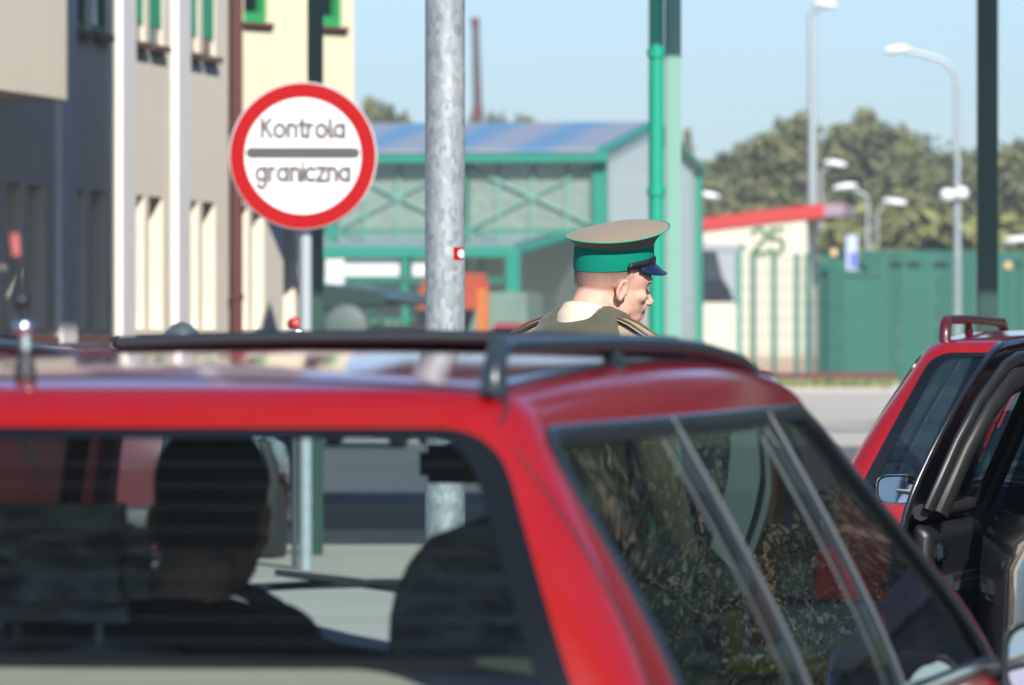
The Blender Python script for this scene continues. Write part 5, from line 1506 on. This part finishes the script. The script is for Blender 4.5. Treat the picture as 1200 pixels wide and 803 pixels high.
def fences():
    s = 240 / F
    # mesh fence in front of the hut
    def mesh_fence(name, px0, px1, Y, z0, z1, posts, label, wire=.12, r=.014):
        a = at(px0, HZ, Y); b_ = at(px1, HZ, Y); e = empty(name, (a.x, Y, 0), 0, label, 'fence'); W = b_.x - a.x
        k = MB(); n = int(W / wire)
        for i in range(n + 1): k.bx((i * W / n - r, -r, z0), (i * W / n + r, r, z1))
        k.build('mesh_panel', M['mesh_green'], e)
        k = MB(); m = int((z1 - z0) / .5)
        for j in range(m + 1): z = z0 + (z1 - z0) * j / m; k.bx((0, -r - .03, z - r), (W, -r - .003, z + r))
        k.build('mesh_rail', M['mesh_green'], e)
        for q in posts:
            k = MB(); x = at(q, HZ, Y).x - a.x; k.bx((x - .09, -.14, 0), (x + .09, .10 - .14, z1 + .15)); k.build('post', M['mesh_green'], e)
        return e
    mesh_fence('mesh_fence', 868, 958, 240, .15, CAMZ + 100 * s, (883, 907, 934, 946), 'tall green wire mesh fence panels standing in front of the cream hut', .16, .012)
    e = mesh_fence('mesh_fence', 1036, 1250, 240, .15, CAMZ + 96 * s, (1036, 1090, 1144, 1200), 'green mesh fence stretch right of the solid gate', .16, .010)
    # solid gate
    a = at(960, HZ, 239.5); g = empty('gate', (a.x, 239.5, 0), 0, 'solid green sheet metal gate to the right of the cream hut', 'gate')
    k = MB(); W1, W2 = 28 * s, 74 * s
    k.bx((0, 0, .12), (W1, .06, CAMZ + 88 * s)); k.build('gate_leaf', M['fence_green'], g)
    k = MB(); k.bx((W1 + .05, 0, .12), (W2, .06, CAMZ + 80 * s)); k.build('gate_leaf', M['fence_green2'], g)
    k = MB()
    for z in (1.4, 2.9): k.bx((.05, -.06, z), (W1 - .05, -.004, z + .10))
    k.bx((W1 - .01, -.05, .1), (W1 + .04, -.003, CAMZ + 82 * s)); k.bx((W1, -.07, CAMZ + 78 * s), (W2, -.003, CAMZ + 83 * s)); k.build('gate_frame', M['mesh_green'], g)
    # long solid fence behind
    a = at(962, HZ, 262); f = empty('solid_fence', (a.x, 262, 0), 0, 'long solid green fence with a row of dark slots below the trees', 'fence')
    s2 = 262 / F
    for i in range(7):
        k = MB(); x = i * 46 * s2; k.bx((x, 0, 0), (x + 46 * s2 - .03, .08, CAMZ + 108 * s2)); k.build('fence_panel', M['fence_green'] if i % 2 else M['fence_green2'], f)
    for x0, x1 in ((80, 95), (101, 117), (124, 150), (230, 250)):
        k = MB(); k.bx((x0 * s2, -.03, CAMZ + 88 * s2), (x1 * s2, -.003, CAMZ + 94 * s2)); k.build('slot', M['pane_dark'], f)
    # boom barrier
    Y = 150; s3 = Y / F; a = at(872, HZ, Y); e = empty('boom_barrier', (a.x, Y, 0), 0, 'dark red boom barrier lying across the exit road before the fence', 'barrier')
    k = MB(); k.bx((.3, -.06, CAMZ - 42 * s3), (178 * s3, .06, CAMZ - 35 * s3)); k.build('boom', M['boom'], e, 30)
    k = MB(); k.box((.1, 0, .42), (.34, .34, .84), bev=.03); k.build('housing', M['mesh_green'], e, 30)
    k = MB(); k.bx((178 * s3 - .04, -.07, 0), (178 * s3 + .06, .07, .62)); k.build('rest_post', M['grey_sheet'], e)
M['fence_green2'] = mat('fence_green_paint_dull', (0.008, 0.125, 0.085), .6, 0, 0, .15, .6)
M['boom'] = mat('dark_red_boom', (0.12, 0.03, 0.03), .6, 0, 0, .3, 2)

def street_lamp(px, Y, top, head, label, twin=None, r=.10, flood=None):
    c = at(px, HZ, Y); e = empty('street_lamp', (c.x, Y, 0), 0, label, 'lamp post', 'street lamps beyond the checkpoint')
    u = Y / F; zt = CAMZ + (HZ - top) * u; hx = (head[0] - px) * u; hz = CAMZ + (HZ - head[1]) * u
    b = MB(); sg = 1 if hx > 0 else -1; L = abs(hx)
    if L > .3:
        ra = min(1.1, L * .55); pts = [(0, 0, 0), (0, 0, zt * .5), (0, 0, zt - ra)] + [(sg * ra * (1 - math.cos(R(a))), 0, zt - ra + ra * math.sin(R(a))) for a in (20, 40, 60, 80)] + [(hx - sg * .3, 0, hz - .02)]
        rs = [r, r * .85, r * .62] + [r * .55] * 5
    else: pts = [(0, 0, 0), (0, 0, zt * .5), (0, 0, zt)]; rs = [r, r * .8, r * .5]
    b.tube(pts, rs, 12, up=(0, 1, 0)); b.build('pole', M['pole_grey'], e, 60)
    h = MB(); h.ell((hx, 0, hz), (.50, .20, .15) if L > .3 else (.30, .3, .24), 18, Matrix.Rotation(R(8 * sg), 3, 'Y')); h.build('lantern', M['lamp_white'], e, 180)
    if flood:
        for fx, fz in flood:
            f = MB(); f.ell(((fx - px) * u, -.2, CAMZ + (HZ - fz) * u), (.28, .22, .26), 16); f.build('floodlight', M['lamp_white'], e, 180)
        f = MB(); f.bx((-.4, -.12, CAMZ + (HZ - 236) * u), (.3, -.09, CAMZ + (HZ - 234) * u)); f.build('bracket', M['stone_grey'], e)
    return e

def lamps():
    street_lamp(952, 258, 12, (967, 5), 'tallest lamp mast, rising behind the red roof edge of the cream hut', r=.22)
    street_lamp(1122, 252, 66, (1050, 58), 'street lamp with a long curved arm and two white floodlights halfway up', r=.15, flood=((1110, 229), (1126, 227)))
    street_lamp(1017, 267, 224, (990, 219), 'small curved street lamp left of the pair above the solid green gate', r=.11)
    street_lamp(1028, 271, 240, (1049, 237), 'small curved street lamp right of the pair, its arm pointing right', r=.09)
    street_lamp(962, 274, 197, (979, 192), 'distant street lamp whose head shows just right of the tallest mast', r=.08)
    street_lamp(806, 276, 232, (830, 229), 'distant street lamp whose head peeps out right of the pavilion corner post', r=.08)
    street_lamp(1215, 268, 285, (1191, 281), 'distant street lamp low at the right edge behind the dark canopy column', r=.09)
    Y = 252; u = Y / F; c = at(998.5, HZ, Y); e = empty('information_board', (c.x, Y, 0), 0, 'upright blue and white board standing above the green gate', 'sign')
    b = MB(); b.bx((-6.5 * u, 0, CAMZ + 85 * u), (6.5 * u, .1, CAMZ + 126 * u)); b.build('board', M['pale_blue'], e)
    b = MB(); b.bx((-2.5 * u, -.03, CAMZ + 88 * u), (5.8 * u, -.003, CAMZ + 106 * u)); b.build('panel', M['blue_deep'], e)
    b = MB(); b.cyl((0, .15, 0), (0, .15, CAMZ + 120 * u), .08, 10); b.build('post', M['pole_grey'], e, 60)
    for px, py in ((977, 297), (1181, 312)):
        c = at(px, py, 238.5); e = empty('marker_lamp', (c.x, 238.5, 0), 0, 'small round amber marker lamp on the green fence ' + ('just right of the hut' if px < 1000 else 'behind the dark canopy column'), 'lamp')
        b = MB(); b.ell((0, 0, c.z), (.13, .1, .15), 14); b.build('lens', M['amber'], e, 180); b = MB(); b.cyl((0, .12, 0), (0, .12, c.z + .1), .05, 8); b.build('stem', M['mesh_green'], e)
    Y = 300; u = Y / F; c = at(560, HZ, Y); e = empty('chimney', (c.x, Y, 0), 0, 'thin dark chimney stack on the skyline right of the galvanised mast', 'chimney')
    b = MB(); b.tube([(.05, 0, 0), (0, 0, CAMZ + 270 * u), (-3 * u, 0, CAMZ + 380 * u)], [.24, .2, .15], 16); b.build('stack', M['mast'], e, 60)
    b = MB(); b.cyl((-3 * u, 0, CAMZ + 371 * u), (-3.2 * u, 0, CAMZ + 380.5 * u), .2, 16); b.build('red_band', M['mast_red'], e, 60); b = MB(); b.cyl((0, 0, CAMZ + 262 * u), (-.02, 0, CAMZ + 276 * u), .24, 16); b.build('red_band', M['mast_red'], e, 60)
M['pale_blue'] = mat('pale_blue_board', (0.50, 0.58, 0.80), .5, 0, 0, .05)
M['amber'] = mat('amber_lens', (0.85, 0.55, 0.25), .2, 0, .5, .03)

# ---- trees ----
def leaf_mat(name, c1, c2):
    m, nt, p = new_mat(name)
    g = nt.nodes.new('ShaderNodeNewGeometry'); oi = nt.nodes.new('ShaderNodeObjectInfo')
    tc = nt.nodes.new('ShaderNodeTexCoord'); nz = nt.nodes.new('ShaderNodeTexNoise'); nz.inputs['Scale'].default_value = .55; nz.inputs['Detail'].default_value = 3
    nt.links.new(tc.outputs['Object'], nz.inputs['Vector'])
    ad = nt.nodes.new('ShaderNodeMath'); ad.operation = 'MULTIPLY_ADD'; ad.inputs[1].default_value = .5
    nt.links.new(g.outputs['Random Per Island'], ad.inputs[0]); nt.links.new(nz.outputs['Fac'], ad.inputs[2])
    cr = nt.nodes.new('ShaderNodeValToRGB'); e = cr.color_ramp.elements
    e[0].position = .35; e[0].color = (*c1, 1); e[1].position = 1.0; e[1].color = (*c2, 1)
    nt.links.new(ad.outputs[0], cr.inputs[0]); nt.links.new(cr.outputs[0], p.inputs['Base Color'])
    p.inputs['Roughness'].default_value = .7
    p.inputs['Transmission Weight'].default_value = 0
    return m
LEAF = [leaf_mat('birch_leaves', (.105, .125, .048), (.225, .235, .10)), leaf_mat('dark_leaves', (.07, .092, .038), (.165, .18, .08)), leaf_mat('yellowing_leaves', (.13, .155, .045), (.26, .26, .09))]

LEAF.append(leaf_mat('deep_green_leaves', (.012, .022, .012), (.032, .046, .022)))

def tree_mesh(seed, h, w, n, leaf, base=.18, crown_name='crown'):
    """returns trunk mesh and crown mesh"""
    rnd = random.Random(seed)
    t = MB(); top = Vector((rnd.uniform(-.4, .4), rnd.uniform(-.4, .4), h * .86))
    t.tube([(0, 0, 0), (rnd.uniform(-.1, .1), 0, h * .3), (top.x * .6, top.y * .6, h * .6), top], [h * .018, h * .014, h * .009, h * .003], 8)
    clumps = []
    nl = 11 + int(h)
    for i in range(nl):
        f = base + (1 - base) * (i + rnd.random()) / nl; a = i * 2.4 + rnd.uniform(-.5, .5)
        prof = math.sin(PI * min(1, (f - base) / (1 - base) * .90 + .10)) ** .8
        rr = w * prof * rnd.uniform(.3, 1.2)
        p0 = Vector((0, 0, h * max(.12, f - .18))); p1 = Vector((math.cos(a) * rr, math.sin(a) * rr, h * f * rnd.uniform(.95, 1.03)))
        t.tube([p0, p0.lerp(p1, .5) + Vector((0, 0, -.15)), p1], [h * .006, h * .004, h * .0015], 5)
        clumps.append((p1, w * rnd.uniform(.13, .36))); clumps.append((p0.lerp(p1, .6) + Vector((0, 0, rnd.uniform(-.2, .5))), w * rnd.uniform(.18, .34)))
    clumps.append((top + Vector((0, 0, h * .05)), w * .26))
    c = MB(); tot = sum(r * r for _, r in clumps)
    for p, r in clumps:
        k = int(n * r * r / tot)
        sq = (rnd.uniform(.8, 1.5), rnd.uniform(.8, 1.5), rnd.uniform(.55, 1.1))
        for _ in range(k):
            d = Vector((rnd.gauss(0, 1), rnd.gauss(0, 1), rnd.gauss(0, 1))).normalized() * (rnd.random() ** .55) * r * rnd.uniform(.7, 1.25)
            q = p + Vector((d.x * sq[0], d.y * sq[1], d.z * sq[2]))
            if q.z < .3: continue
            nrm = (d.normalized() * .35 + Vector((rnd.gauss(0, .7), rnd.gauss(0, .7), rnd.gauss(.25, .6)))).normalized()
            a_ = nrm.orthogonal().normalized(); a_ = Matrix.Rotation(rnd.uniform(0, 6.28), 3, nrm) @ a_; b_ = nrm.cross(a_)
            s = leaf * rnd.uniform(.6, 1.35)
            c.add([q - a_ * s, q + b_ * s * .6 + nrm * s * .15, q + a_ * s, q - b_ * s * .6 + nrm * s * .15], [(0, 1, 2, 3)])
    return t.mesh('trunk'), c.mesh(crown_name, False)

def wood():
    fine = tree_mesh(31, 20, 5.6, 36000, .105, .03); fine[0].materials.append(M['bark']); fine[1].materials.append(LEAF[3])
    kinds = [tree_mesh(1, 13, 2.9, 7600, .20), tree_mesh(2, 12, 3.3, 8200, .20), tree_mesh(5, 14, 2.2, 6800, .19, .10), tree_mesh(9, 11, 3.6, 8200, .20, .08)]
    for i, (t, c) in enumerate(kinds): t.materials.append(M['bark']); c.materials.append(LEAF[(0, 1, 0, 1)[i]])
    yel = tree_mesh(14, 4.2, 2.3, 2200, .20, .05); yel[0].materials.append(M['bark']); yel[1].materials.append(LEAF[2])
    rnd = random.Random(21)
    def plant(k, px, Y, hpx, label, group, kind='tree', wscale=1.0, dark=False):
        tm, cm = yel if k == 'y' else fine if k == 'f' else kinds[k]
        h0 = 4.2 if k == 'y' else 20 if k == 'f' else (13, 12, 14, 11)[k]
        c = at(px, HZ, Y); top = CAMZ + (HZ - hpx) / F * Y; s = top / (h0 * 1.02)
        e = empty(kind, (c.x, Y, 0), rnd.uniform(0, 6.28), label, kind, group); e.scale = (s * wscale, s * wscale, s)
        link_mesh('trunk', tm, None, e); c_ = link_mesh('crown', cm, None, e)
    front = [(826, 205, 0), (850, 182, 1), (872, 176, 2), (897, 160, 0), (921, 142, 0), (940, 146, 2), (966, 158, 1), (990, 148, 0), (1011, 144, 2), (1036, 146, 3), (1058, 158, 0), (1076, 178, 1), (1098, 182, 3), (1121, 170, 0), (1150, 168, 1), (1176, 164, 3), (1200, 160, 0), (1226, 158, 1)]
    names = ['birch like tree with an airy pale crown', 'round dark crowned tree', 'slender pale barked tree', 'broad low branching tree']
    order = sorted(range(len(front)), key=lambda i: front[i][0])
    ordw = ['first', 'second', 'third', 'fourth', 'fifth', 'sixth', 'seventh', 'eighth', 'ninth', 'tenth', 'eleventh', 'twelfth', 'thirteenth', 'fourteenth', 'fifteenth', 'sixteenth', 'seventeenth', 'eighteenth']
    for r_, i in enumerate(order):
        px, top, k = front[i]
        plant(k, px, rnd.uniform(296, 330), top + rnd.uniform(-9, 7), f'{names[k]}, {ordw[r_]} from left behind the fence', 'trees behind the fence', 'tree', 1.08)
    for j in range(16):
        plant((j * 3 + 1) % 4, 815 + j * 27 + rnd.uniform(-8, 8), rnd.uniform(352, 380), 190 + rnd.uniform(-8, 20), 'tree deep in the wood, mostly hidden by the front row of trees', 'trees filling the wood behind', 'tree', 1.25)
    for px, top, k, Y, lab in ((452, 118, 1, 270, 'round tree top rising above the blue striped roof left of the mast'), (470, 128, 0, 285, 'small tree crown close beside the round one above the striped roof'), (576, 128, 3, 300, 'low tree crown at the foot of the dark chimney'), (612, 130, 0, 300, 'small tree tip showing above the striped roof right of the chimney'),
                               (432, 124, 2, 290, 'thin tree crown next to the corner of the cream tower'), (806, 160, 2, 280, 'sparse narrow tree showing just right of the teal canopy column')):
        plant(k, px, Y, top, lab, None, 'tree', .62 if px < 700 else .4)
    for j in range(9):
        plant('y', 968 + j * 27 + rnd.uniform(-8, 8), rnd.uniform(270, 284), 262 + rnd.uniform(-14, 16), f'yellowing bush, {ordw[j]} from the left just above the green fence', 'bushes above the fence', 'bush', 1.5)
    # the wood goes on to the right, where the car windows mirror it
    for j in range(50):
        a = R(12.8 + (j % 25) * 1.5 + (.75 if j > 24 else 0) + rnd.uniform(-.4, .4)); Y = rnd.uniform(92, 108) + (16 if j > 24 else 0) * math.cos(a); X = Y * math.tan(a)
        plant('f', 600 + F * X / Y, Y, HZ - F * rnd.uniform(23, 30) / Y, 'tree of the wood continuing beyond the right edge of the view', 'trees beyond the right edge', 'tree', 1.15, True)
# ------------------------------------------------------------------ assemble
setting(); facade_building(); border_sign(); lamp_mast(); canopy(); added_dark_roof(); haze(); added_sky_screen(); pavilion(); yard_things(); hut(); fences(); lamps(); wood()

# nearest red estate car
rc_ = Car(); rc_.side_tint = 'glass_side'
red, rc, _ = wagon('estate_car', (-.624, 8.089, 0), R(11.6), M['red'], 'large blurred red estate car in the foreground with black roof rails and an open sunroof', 'cars at the checkpoint', rail_m=M['rail'], car=rc_)
for sg in (-1, 1): roof_rail(red, rc, sg, .555, 2.46, 1.496, M['rail'])
# mouldings under the rails and the tailgate seam
for sg in (-1, 1):
    b = MB(); xs = .505
    for_ = [Vector((sg * xs * (rc.barrel(y) + .01), y, rc.roof_z(xs, y) + .0005)) for y in [.50 + (2.60 - .50) * i / 24 for i in range(25)]]
    b.tube(for_, .0075, 8, flat=.4, up=(0, 0, 1)); b.build('roof_moulding', M['trim'], red, 60)
b = MB(); yy = .505
pts = [rc.side(-1, .285 + .19 * t, .98 + .41 * t, .0) for t in [i / 12 for i in range(13)]]
top = [Vector((x, yy + .012 * math.cos(x * 3), rc.roof_z(x, yy))) for x in [-.53 + 1.06 * i / 30 for i in range(31)]]
pts2 = [rc.side(1, .285 + .19 * t, .98 + .41 * t, .0) for t in [1 - i / 12 for i in range(13)]]
b.tube(pts + top + pts2, .0028, 6); b.build('tailgate_seam', M['trim'], red, 60)
# sunroof panel tilted up at its back edge
b = MB()
def sr(u, v):
    x = (u - .5) * .86; y = 2.22 + .36 * v
    return Vector((x, y, rc.roof_z(x, y) + .006 + .022 * (1 - v)))
b.grid(sr, 24, 8); o = b.build('sunroof', M['red'], red, 60)
m_ = o.modifiers.new('t', 'SOLIDIFY'); m_.thickness = .012; m_.offset = 0
b = MB(); ring = [sr(i / 24, 0) for i in range(25)] + [sr(1, j / 8) for j in range(1, 9)] + [sr(1 - i / 24, 1) for i in range(1, 25)] + [sr(0, 1 - j / 8) for j in range(1, 9)]
b.tube([p + Vector((0, 0, -.004)) for p in ring], .0115, 8, cap=False); b.build('rubber_seal', M['sunseal'] if 'sunseal' in M else M['trim'], o, 60)
b = MB(); b.grid(lambda u, v: sr(.02 + .96 * u, .02 + .96 * v) + Vector((0, 0, -.012)), 12, 4); b.build('inner_lining', M['rail_red'], o, 60)
b = MB(); b.grid(lambda u, v: Vector(((u - .5) * .80, 2.23 + .33 * v, rc.roof_z((u - .5) * .80, 2.23 + .33 * v) + .002)), 12, 4); b.build('roof_opening', M['trim'], red, 60)
# aerial
ax, ay = -.125, .62; az = rc.roof_z(ax, ay)
b = MB(); b.lathe([(.015, -.01), (.013, .010), (.008, .022), (.006, .034)], (ax, ay, az), 18); ae = b.build('aerial', M['plastic'], red, 60)
b = MB(); b.tube([(ax, ay, az + .03), (ax - .001, ay, az + .052)], .008, 12); b.lathe([(.005, -.012), (.0125, -.005), (.0125, .006), (.005, .012)], (ax - .002, ay, az + .058), 16); b.build('aerial_collar', M['chrome'], ae, 60)
b = MB(); b.tube([(ax - .003, ay, az + .066), (ax - .007, ay, az + .105), (ax - .012, ay, az + .15)], .0065, 12); b.ell((ax - .006, ay, az + .092), (.011, .011, .011), 14); b.build('aerial_rod', M['strap'], ae, 60)
M['tipmat'] = mat('red_aerial_tip', (.45, .12, .12), .4, 0, 0, .1)
b = MB(); b.tube([(ax - .012, ay, az + .15), (ax - .015, ay, az + .178)], .0062, 12); b.build('aerial_tip', M['tipmat'], ae, 60)
# luggage cover
b = MB(); b.box((0, .725, 1.058), (1.22, .50, .02), Matrix.Rotation(math.atan2(.035, .47), 3, 'X'), bev=.006); b.build('parcel_shelf', M['shelf'], red, 40)

# second red estate at the right
c2 = Car(zb=.98, ze=1.50, zt=1.55, yrt=.42, hb=.85, ht=.575, W=.89); c2.side_tint = 'glass_dark'
red2, _, _ = wagon('estate_car', (1.60 + .20, 21.4, 0), R(9.5), M['red'], 'second red estate car at the right with a dark tinted rear window and rear wiper', 'cars at the checkpoint', car=c2, rear_z0=1.005, rear_z1=1.468, tint='glass_navy', wiper=True, seats=True)
for sg in (-1, 1): roof_rail(red2, c2, sg, .60, 2.65, 1.575, M['rail_red'], x=.50, r=.02, steep=.35)

# black people carrier with its rear left door ajar
cb = Car(zb=1.085, ze=1.545, zt=1.63, hb=.86, ht=.66, W=.90, yrb=.12, yrt=.45, yfb=3.5, yft=2.75, L=4.45, rear_drop=.05); cb.yC = 1.12; cb.yB = 2.12; cb.mirror_paint = 'black'; cb.mirror_big = .58; cb.mirror_out = .2; cb.door_y0 = 1.12; cb.door_y1 = 2.12; cb.lean = .0; cb.bow_f = .16; cb.barrel_k = .045
BX, BY = 1.985, 14.75
blk, _, inf = wagon('people_carrier', (BX, BY, 0), R(-.6), M['black'], 'black people carrier at the right edge with its rear left door standing open', 'cars at the checkpoint', car=cb, rear_z0=1.14, rear_z1=1.47, tint='glass_dark', open_rear_left=True)
def open_door(root, car, ang):
    y0, y1 = car.door_y0, car.door_y1; zt = inf['zt_side'] + .02; zb = car.zb
    hinge = bpy.data.objects.new('rear_door', None)   # replaced by the skin mesh below
    bpy.data.objects.remove(hinge)
    def S(y, z, off=0.0):
        if z >= zb: p = car.side(-1, y, z, off)
        else:
            t = min(1, (zb - z) / .12); p = car.side(-1, y, zb, off); p.x -= .035 * smooth01(t); p.z = z
            if z < .6: p.x += .05 * ((.6 - z) / .3) ** 2
        return p
    hp = S(y1, zb)
    def dp(y, z, off=0.0): q = S(y, z, off); return Vector((q.x - hp.x, q.y - hp.y, q.z))
    outl = roundpoly([(y0 + .03, .42), (y1 - .01, .42), (y1 - .01, zt - .005), (y0 + .34, zt - .02), (y0 + .12, zb + .27), (y0 + .0, zb + .03)], [.05, .02, .04, .18, .14, .08], 7)
    win = roundpoly([(y0 + .23, zb + .03), (y1 - .07, zb + .03), (y1 - .07, zt - .075), (y0 + .42, zt - .095), (y0 + .265, zb + .24)], [.02, .02, .03, .10, .08], 7)
    skin = patch('rear_door', outl, .05, lambda y, z: dp(y, z, 0), M['black'], root, holes=(win,), smooth=50)
    skin.location = (hp.x, hp.y, 0); skin.rotation_euler = (0, 0, ang)
    sm = skin.modifiers.new('t', 'SOLIDIFY'); sm.thickness = .012; sm.offset = -1
    # rubber and inner frame around the window opening
    for nm, off, w, th, mt in (('door_seal', -.045, .042, .018, M['trim']), ('inner_frame', -.068, .066, .03, M['doorframe'])):
        k = MB()
        line = [(y0 + .095, zb + .04), (y0 + .15, zb + .20), (y0 + .20, zb + .29), (y0 + .36, zt - .065), (y0 + .52, zt - .045), (y1 - .04, zt - .035), (y1 - .035, zb + .04)]
        if nm == 'inner_frame': line = [(y0 + .16, zb + .04), (y0 + .20, zb + .19), (y0 + .26, zb + .28), (y0 + .40, zt - .10), (y0 + .54, zt - .085), (y1 - .065, zt - .07), (y1 - .06, zb + .04)]
        pts = [Vector(dp(a, b_, off)) for a, b_ in line]
        k.tube(pts, w / 2, 10, flat=.6, up=(1, 0, 0)); k.build(nm, mt, skin, 50)
    k = MB(); 
    k.prism([(y0 + .09, .46), (y1 - .05, .46), (y1 - .05, zb + .005), (y0 + .07, zb + .005)], lambda p, s: dp(p[0], p[1], -.02 if s == 0 else -.075)); dt = k.build('door_trim', M['trimblack'], skin, 30); bv = dt.modifiers.new('b', 'BEVEL'); bv.width = .022; bv.segments = 3
    k = MB(); k.box(dp(y0 + .5, zb - .16, -.125), (.06, .5, .05), bev=.015); k.build('arm_rest', M['trim'], skin, 50)
    k = MB(); k.box(dp(y0 + .16, zb - .075, -.112), (.02, .11, .04), bev=.006); k.build('inner_handle', M['gloss_trim'], skin, 50)
    k = MB(); k.tube([dp(y0 + .10, zb - .155, .018), dp(y0 + .30, zb - .15, .03)], .014, 10); k.build('door_handle', M['black'], skin, 50)
    g = patch('door_glass', win, .05, lambda y, z: dp(y, z, -.03), M['glass'], skin)
    k = MB(); k.tube([dp(y0 + .10, zb + .03, -.03), dp(y1 - .05, zb + .03, -.03)], .02, 8); k.build('waist_seal', M['doorframe'], skin, 50)
M['vest'] = mat('orange_vest_cloth', (.75, .18, .02), .8, 0, 0, .1, 20)
M['yellow'] = mat('yellow_card', (.75, .52, .03), .6, 0, 0, .05)
M['trimblack'] = mat('black_door_lining', (0.011, 0.012, 0.014), .42, 0, 0, .2, 20, .08, 150)
M['doorframe'] = mat('grey_black_door_frame', (0.017, 0.018, 0.019), .5, 0, 0, .15, 20)
open_door(blk, cb, R(-12.5))

# maroon car further off at the left
c4 = Car(zt=1.50, ze=1.44)
mar, _, _ = wagon('hatchback', at(62, HZ, 40).xy.to_3d(), R(6), M['maroon'], 'dark maroon car at the far left, only its roof showing above the red car', 'cars at the checkpoint', car=c4, rear_z1=1.40, tint='glass_dark', detail=False)
officer(); driver(red)

# loose things inside the nearest car
RM = Matrix.Translation(red.location) @ Matrix.Rotation(red.rotation_euler.z, 4, 'Z')
def inside_car(name, p, label, cat): return empty(name, RM @ Vector(p), red.rotation_euler.z, label, cat)
e = inside_car('safety_vest', (.60, 2.02, 1.34), 'orange safety vest hanging inside the nearest car behind its door pillar', 'vest')
b = MB(); b.grid(lambda u, v: Vector((.012 * math.sin(9 * u + 4 * v), (u - .5) * (.10 + .10 * v) + .01 * math.sin(7 * v), -.02 - .26 * v)), 16, 14); o = b.build('cloth', M['vest'], e, 80); md = o.modifiers.new('t', 'SOLIDIFY'); md.thickness = .008
b = MB(); b.tube([(0, -.03, -.02), (0, 0, .035), (0, .03, -.02)], .004, 6); b.build('hanger', M['trim'], e, 60)
e = inside_car('folder', (.53, 2.80, 1.035), 'yellow folder lying on the dashboard of the nearest car', 'folder')
b = MB(); b.box((0, 0, .0), (.24, .30, .012), Matrix.Rotation(R(16), 3, 'X') @ Matrix.Rotation(R(12), 3, 'Z'), bev=.003); b.build('cover', M['yellow'], e)
b = MB(); b.box((.01, .0, .010), (.21, .26, .006), Matrix.Rotation(R(16), 3, 'X') @ Matrix.Rotation(R(8), 3, 'Z')); b.build('paper', M['white_sheet'], e)

# ------------------------------------------------------------------ light, sky, camera
sun_dir = Vector((.22, -.80, .58)).normalized()       # towards the sun
el = math.asin(sun_dir.z); azi = math.atan2(sun_dir.x, sun_dir.y)
L = bpy.data.lights.new('sun', 'SUN'); L.energy = 5.0; L.angle = R(.53); L.color = (1, .95, .86)
so = bpy.data.objects.new('sun', L); COL.objects.link(so); so.rotation_euler = sun_dir.to_track_quat('Z', 'Y').to_euler()
w = bpy.data.worlds.new('World'); scene.world = w; w.use_nodes = True
nt = w.node_tree; bg = nt.nodes['Background']; sk = nt.nodes.new('ShaderNodeTexSky'); sk.sky_type = 'NISHITA'; sk.sun_disc = False
sk.sun_elevation = el; sk.sun_rotation = azi; sk.air_density = 1.0; sk.dust_density = .6; sk.ozone_density = 1.5; sk.altitude = 100
tint = nt.nodes.new('ShaderNodeMix'); tint.data_type = 'RGBA'; tint.blend_type = 'MULTIPLY'; tint.inputs[0].default_value = 1.0; tint.inputs[7].default_value = (.765, .965, 1.30, 1)
nt.links.new(sk.outputs[0], tint.inputs[6]); nt.links.new(tint.outputs[2], bg.inputs[0]); bg.inputs[1].default_value = .088

cam = bpy.data.cameras.new('camera'); co = bpy.data.objects.new('camera', cam); COL.objects.link(co)
co.location = (0, 0, CAMZ); co.rotation_euler = (R(90), 0, 0)
cam.sensor_width = 36; cam.lens = 36 * F / 1200; cam.clip_start = .1; cam.clip_end = 3000
cam.dof.use_dof = True; cam.dof.focus_distance = 17.7; cam.dof.aperture_fstop = cam.lens / 1000 / .025
cam.dof.aperture_blades = 0
scene.camera = co
scene.view_settings.view_transform = 'Standard'; scene.view_settings.look = 'None'; scene.view_settings.gamma = 1; scene.view_settings.exposure = .45
scene.view_settings.use_curve_mapping = False
scene.cycles.max_bounces = 10; scene.cycles.transparent_max_bounces = 24; scene.cycles.glossy_bounces = 5; scene.cycles.caustics_reflective = False; scene.cycles.caustics_refractive = False
scene.cycles.use_denoising = True
scene.cycles.sample_clamp_indirect = 6
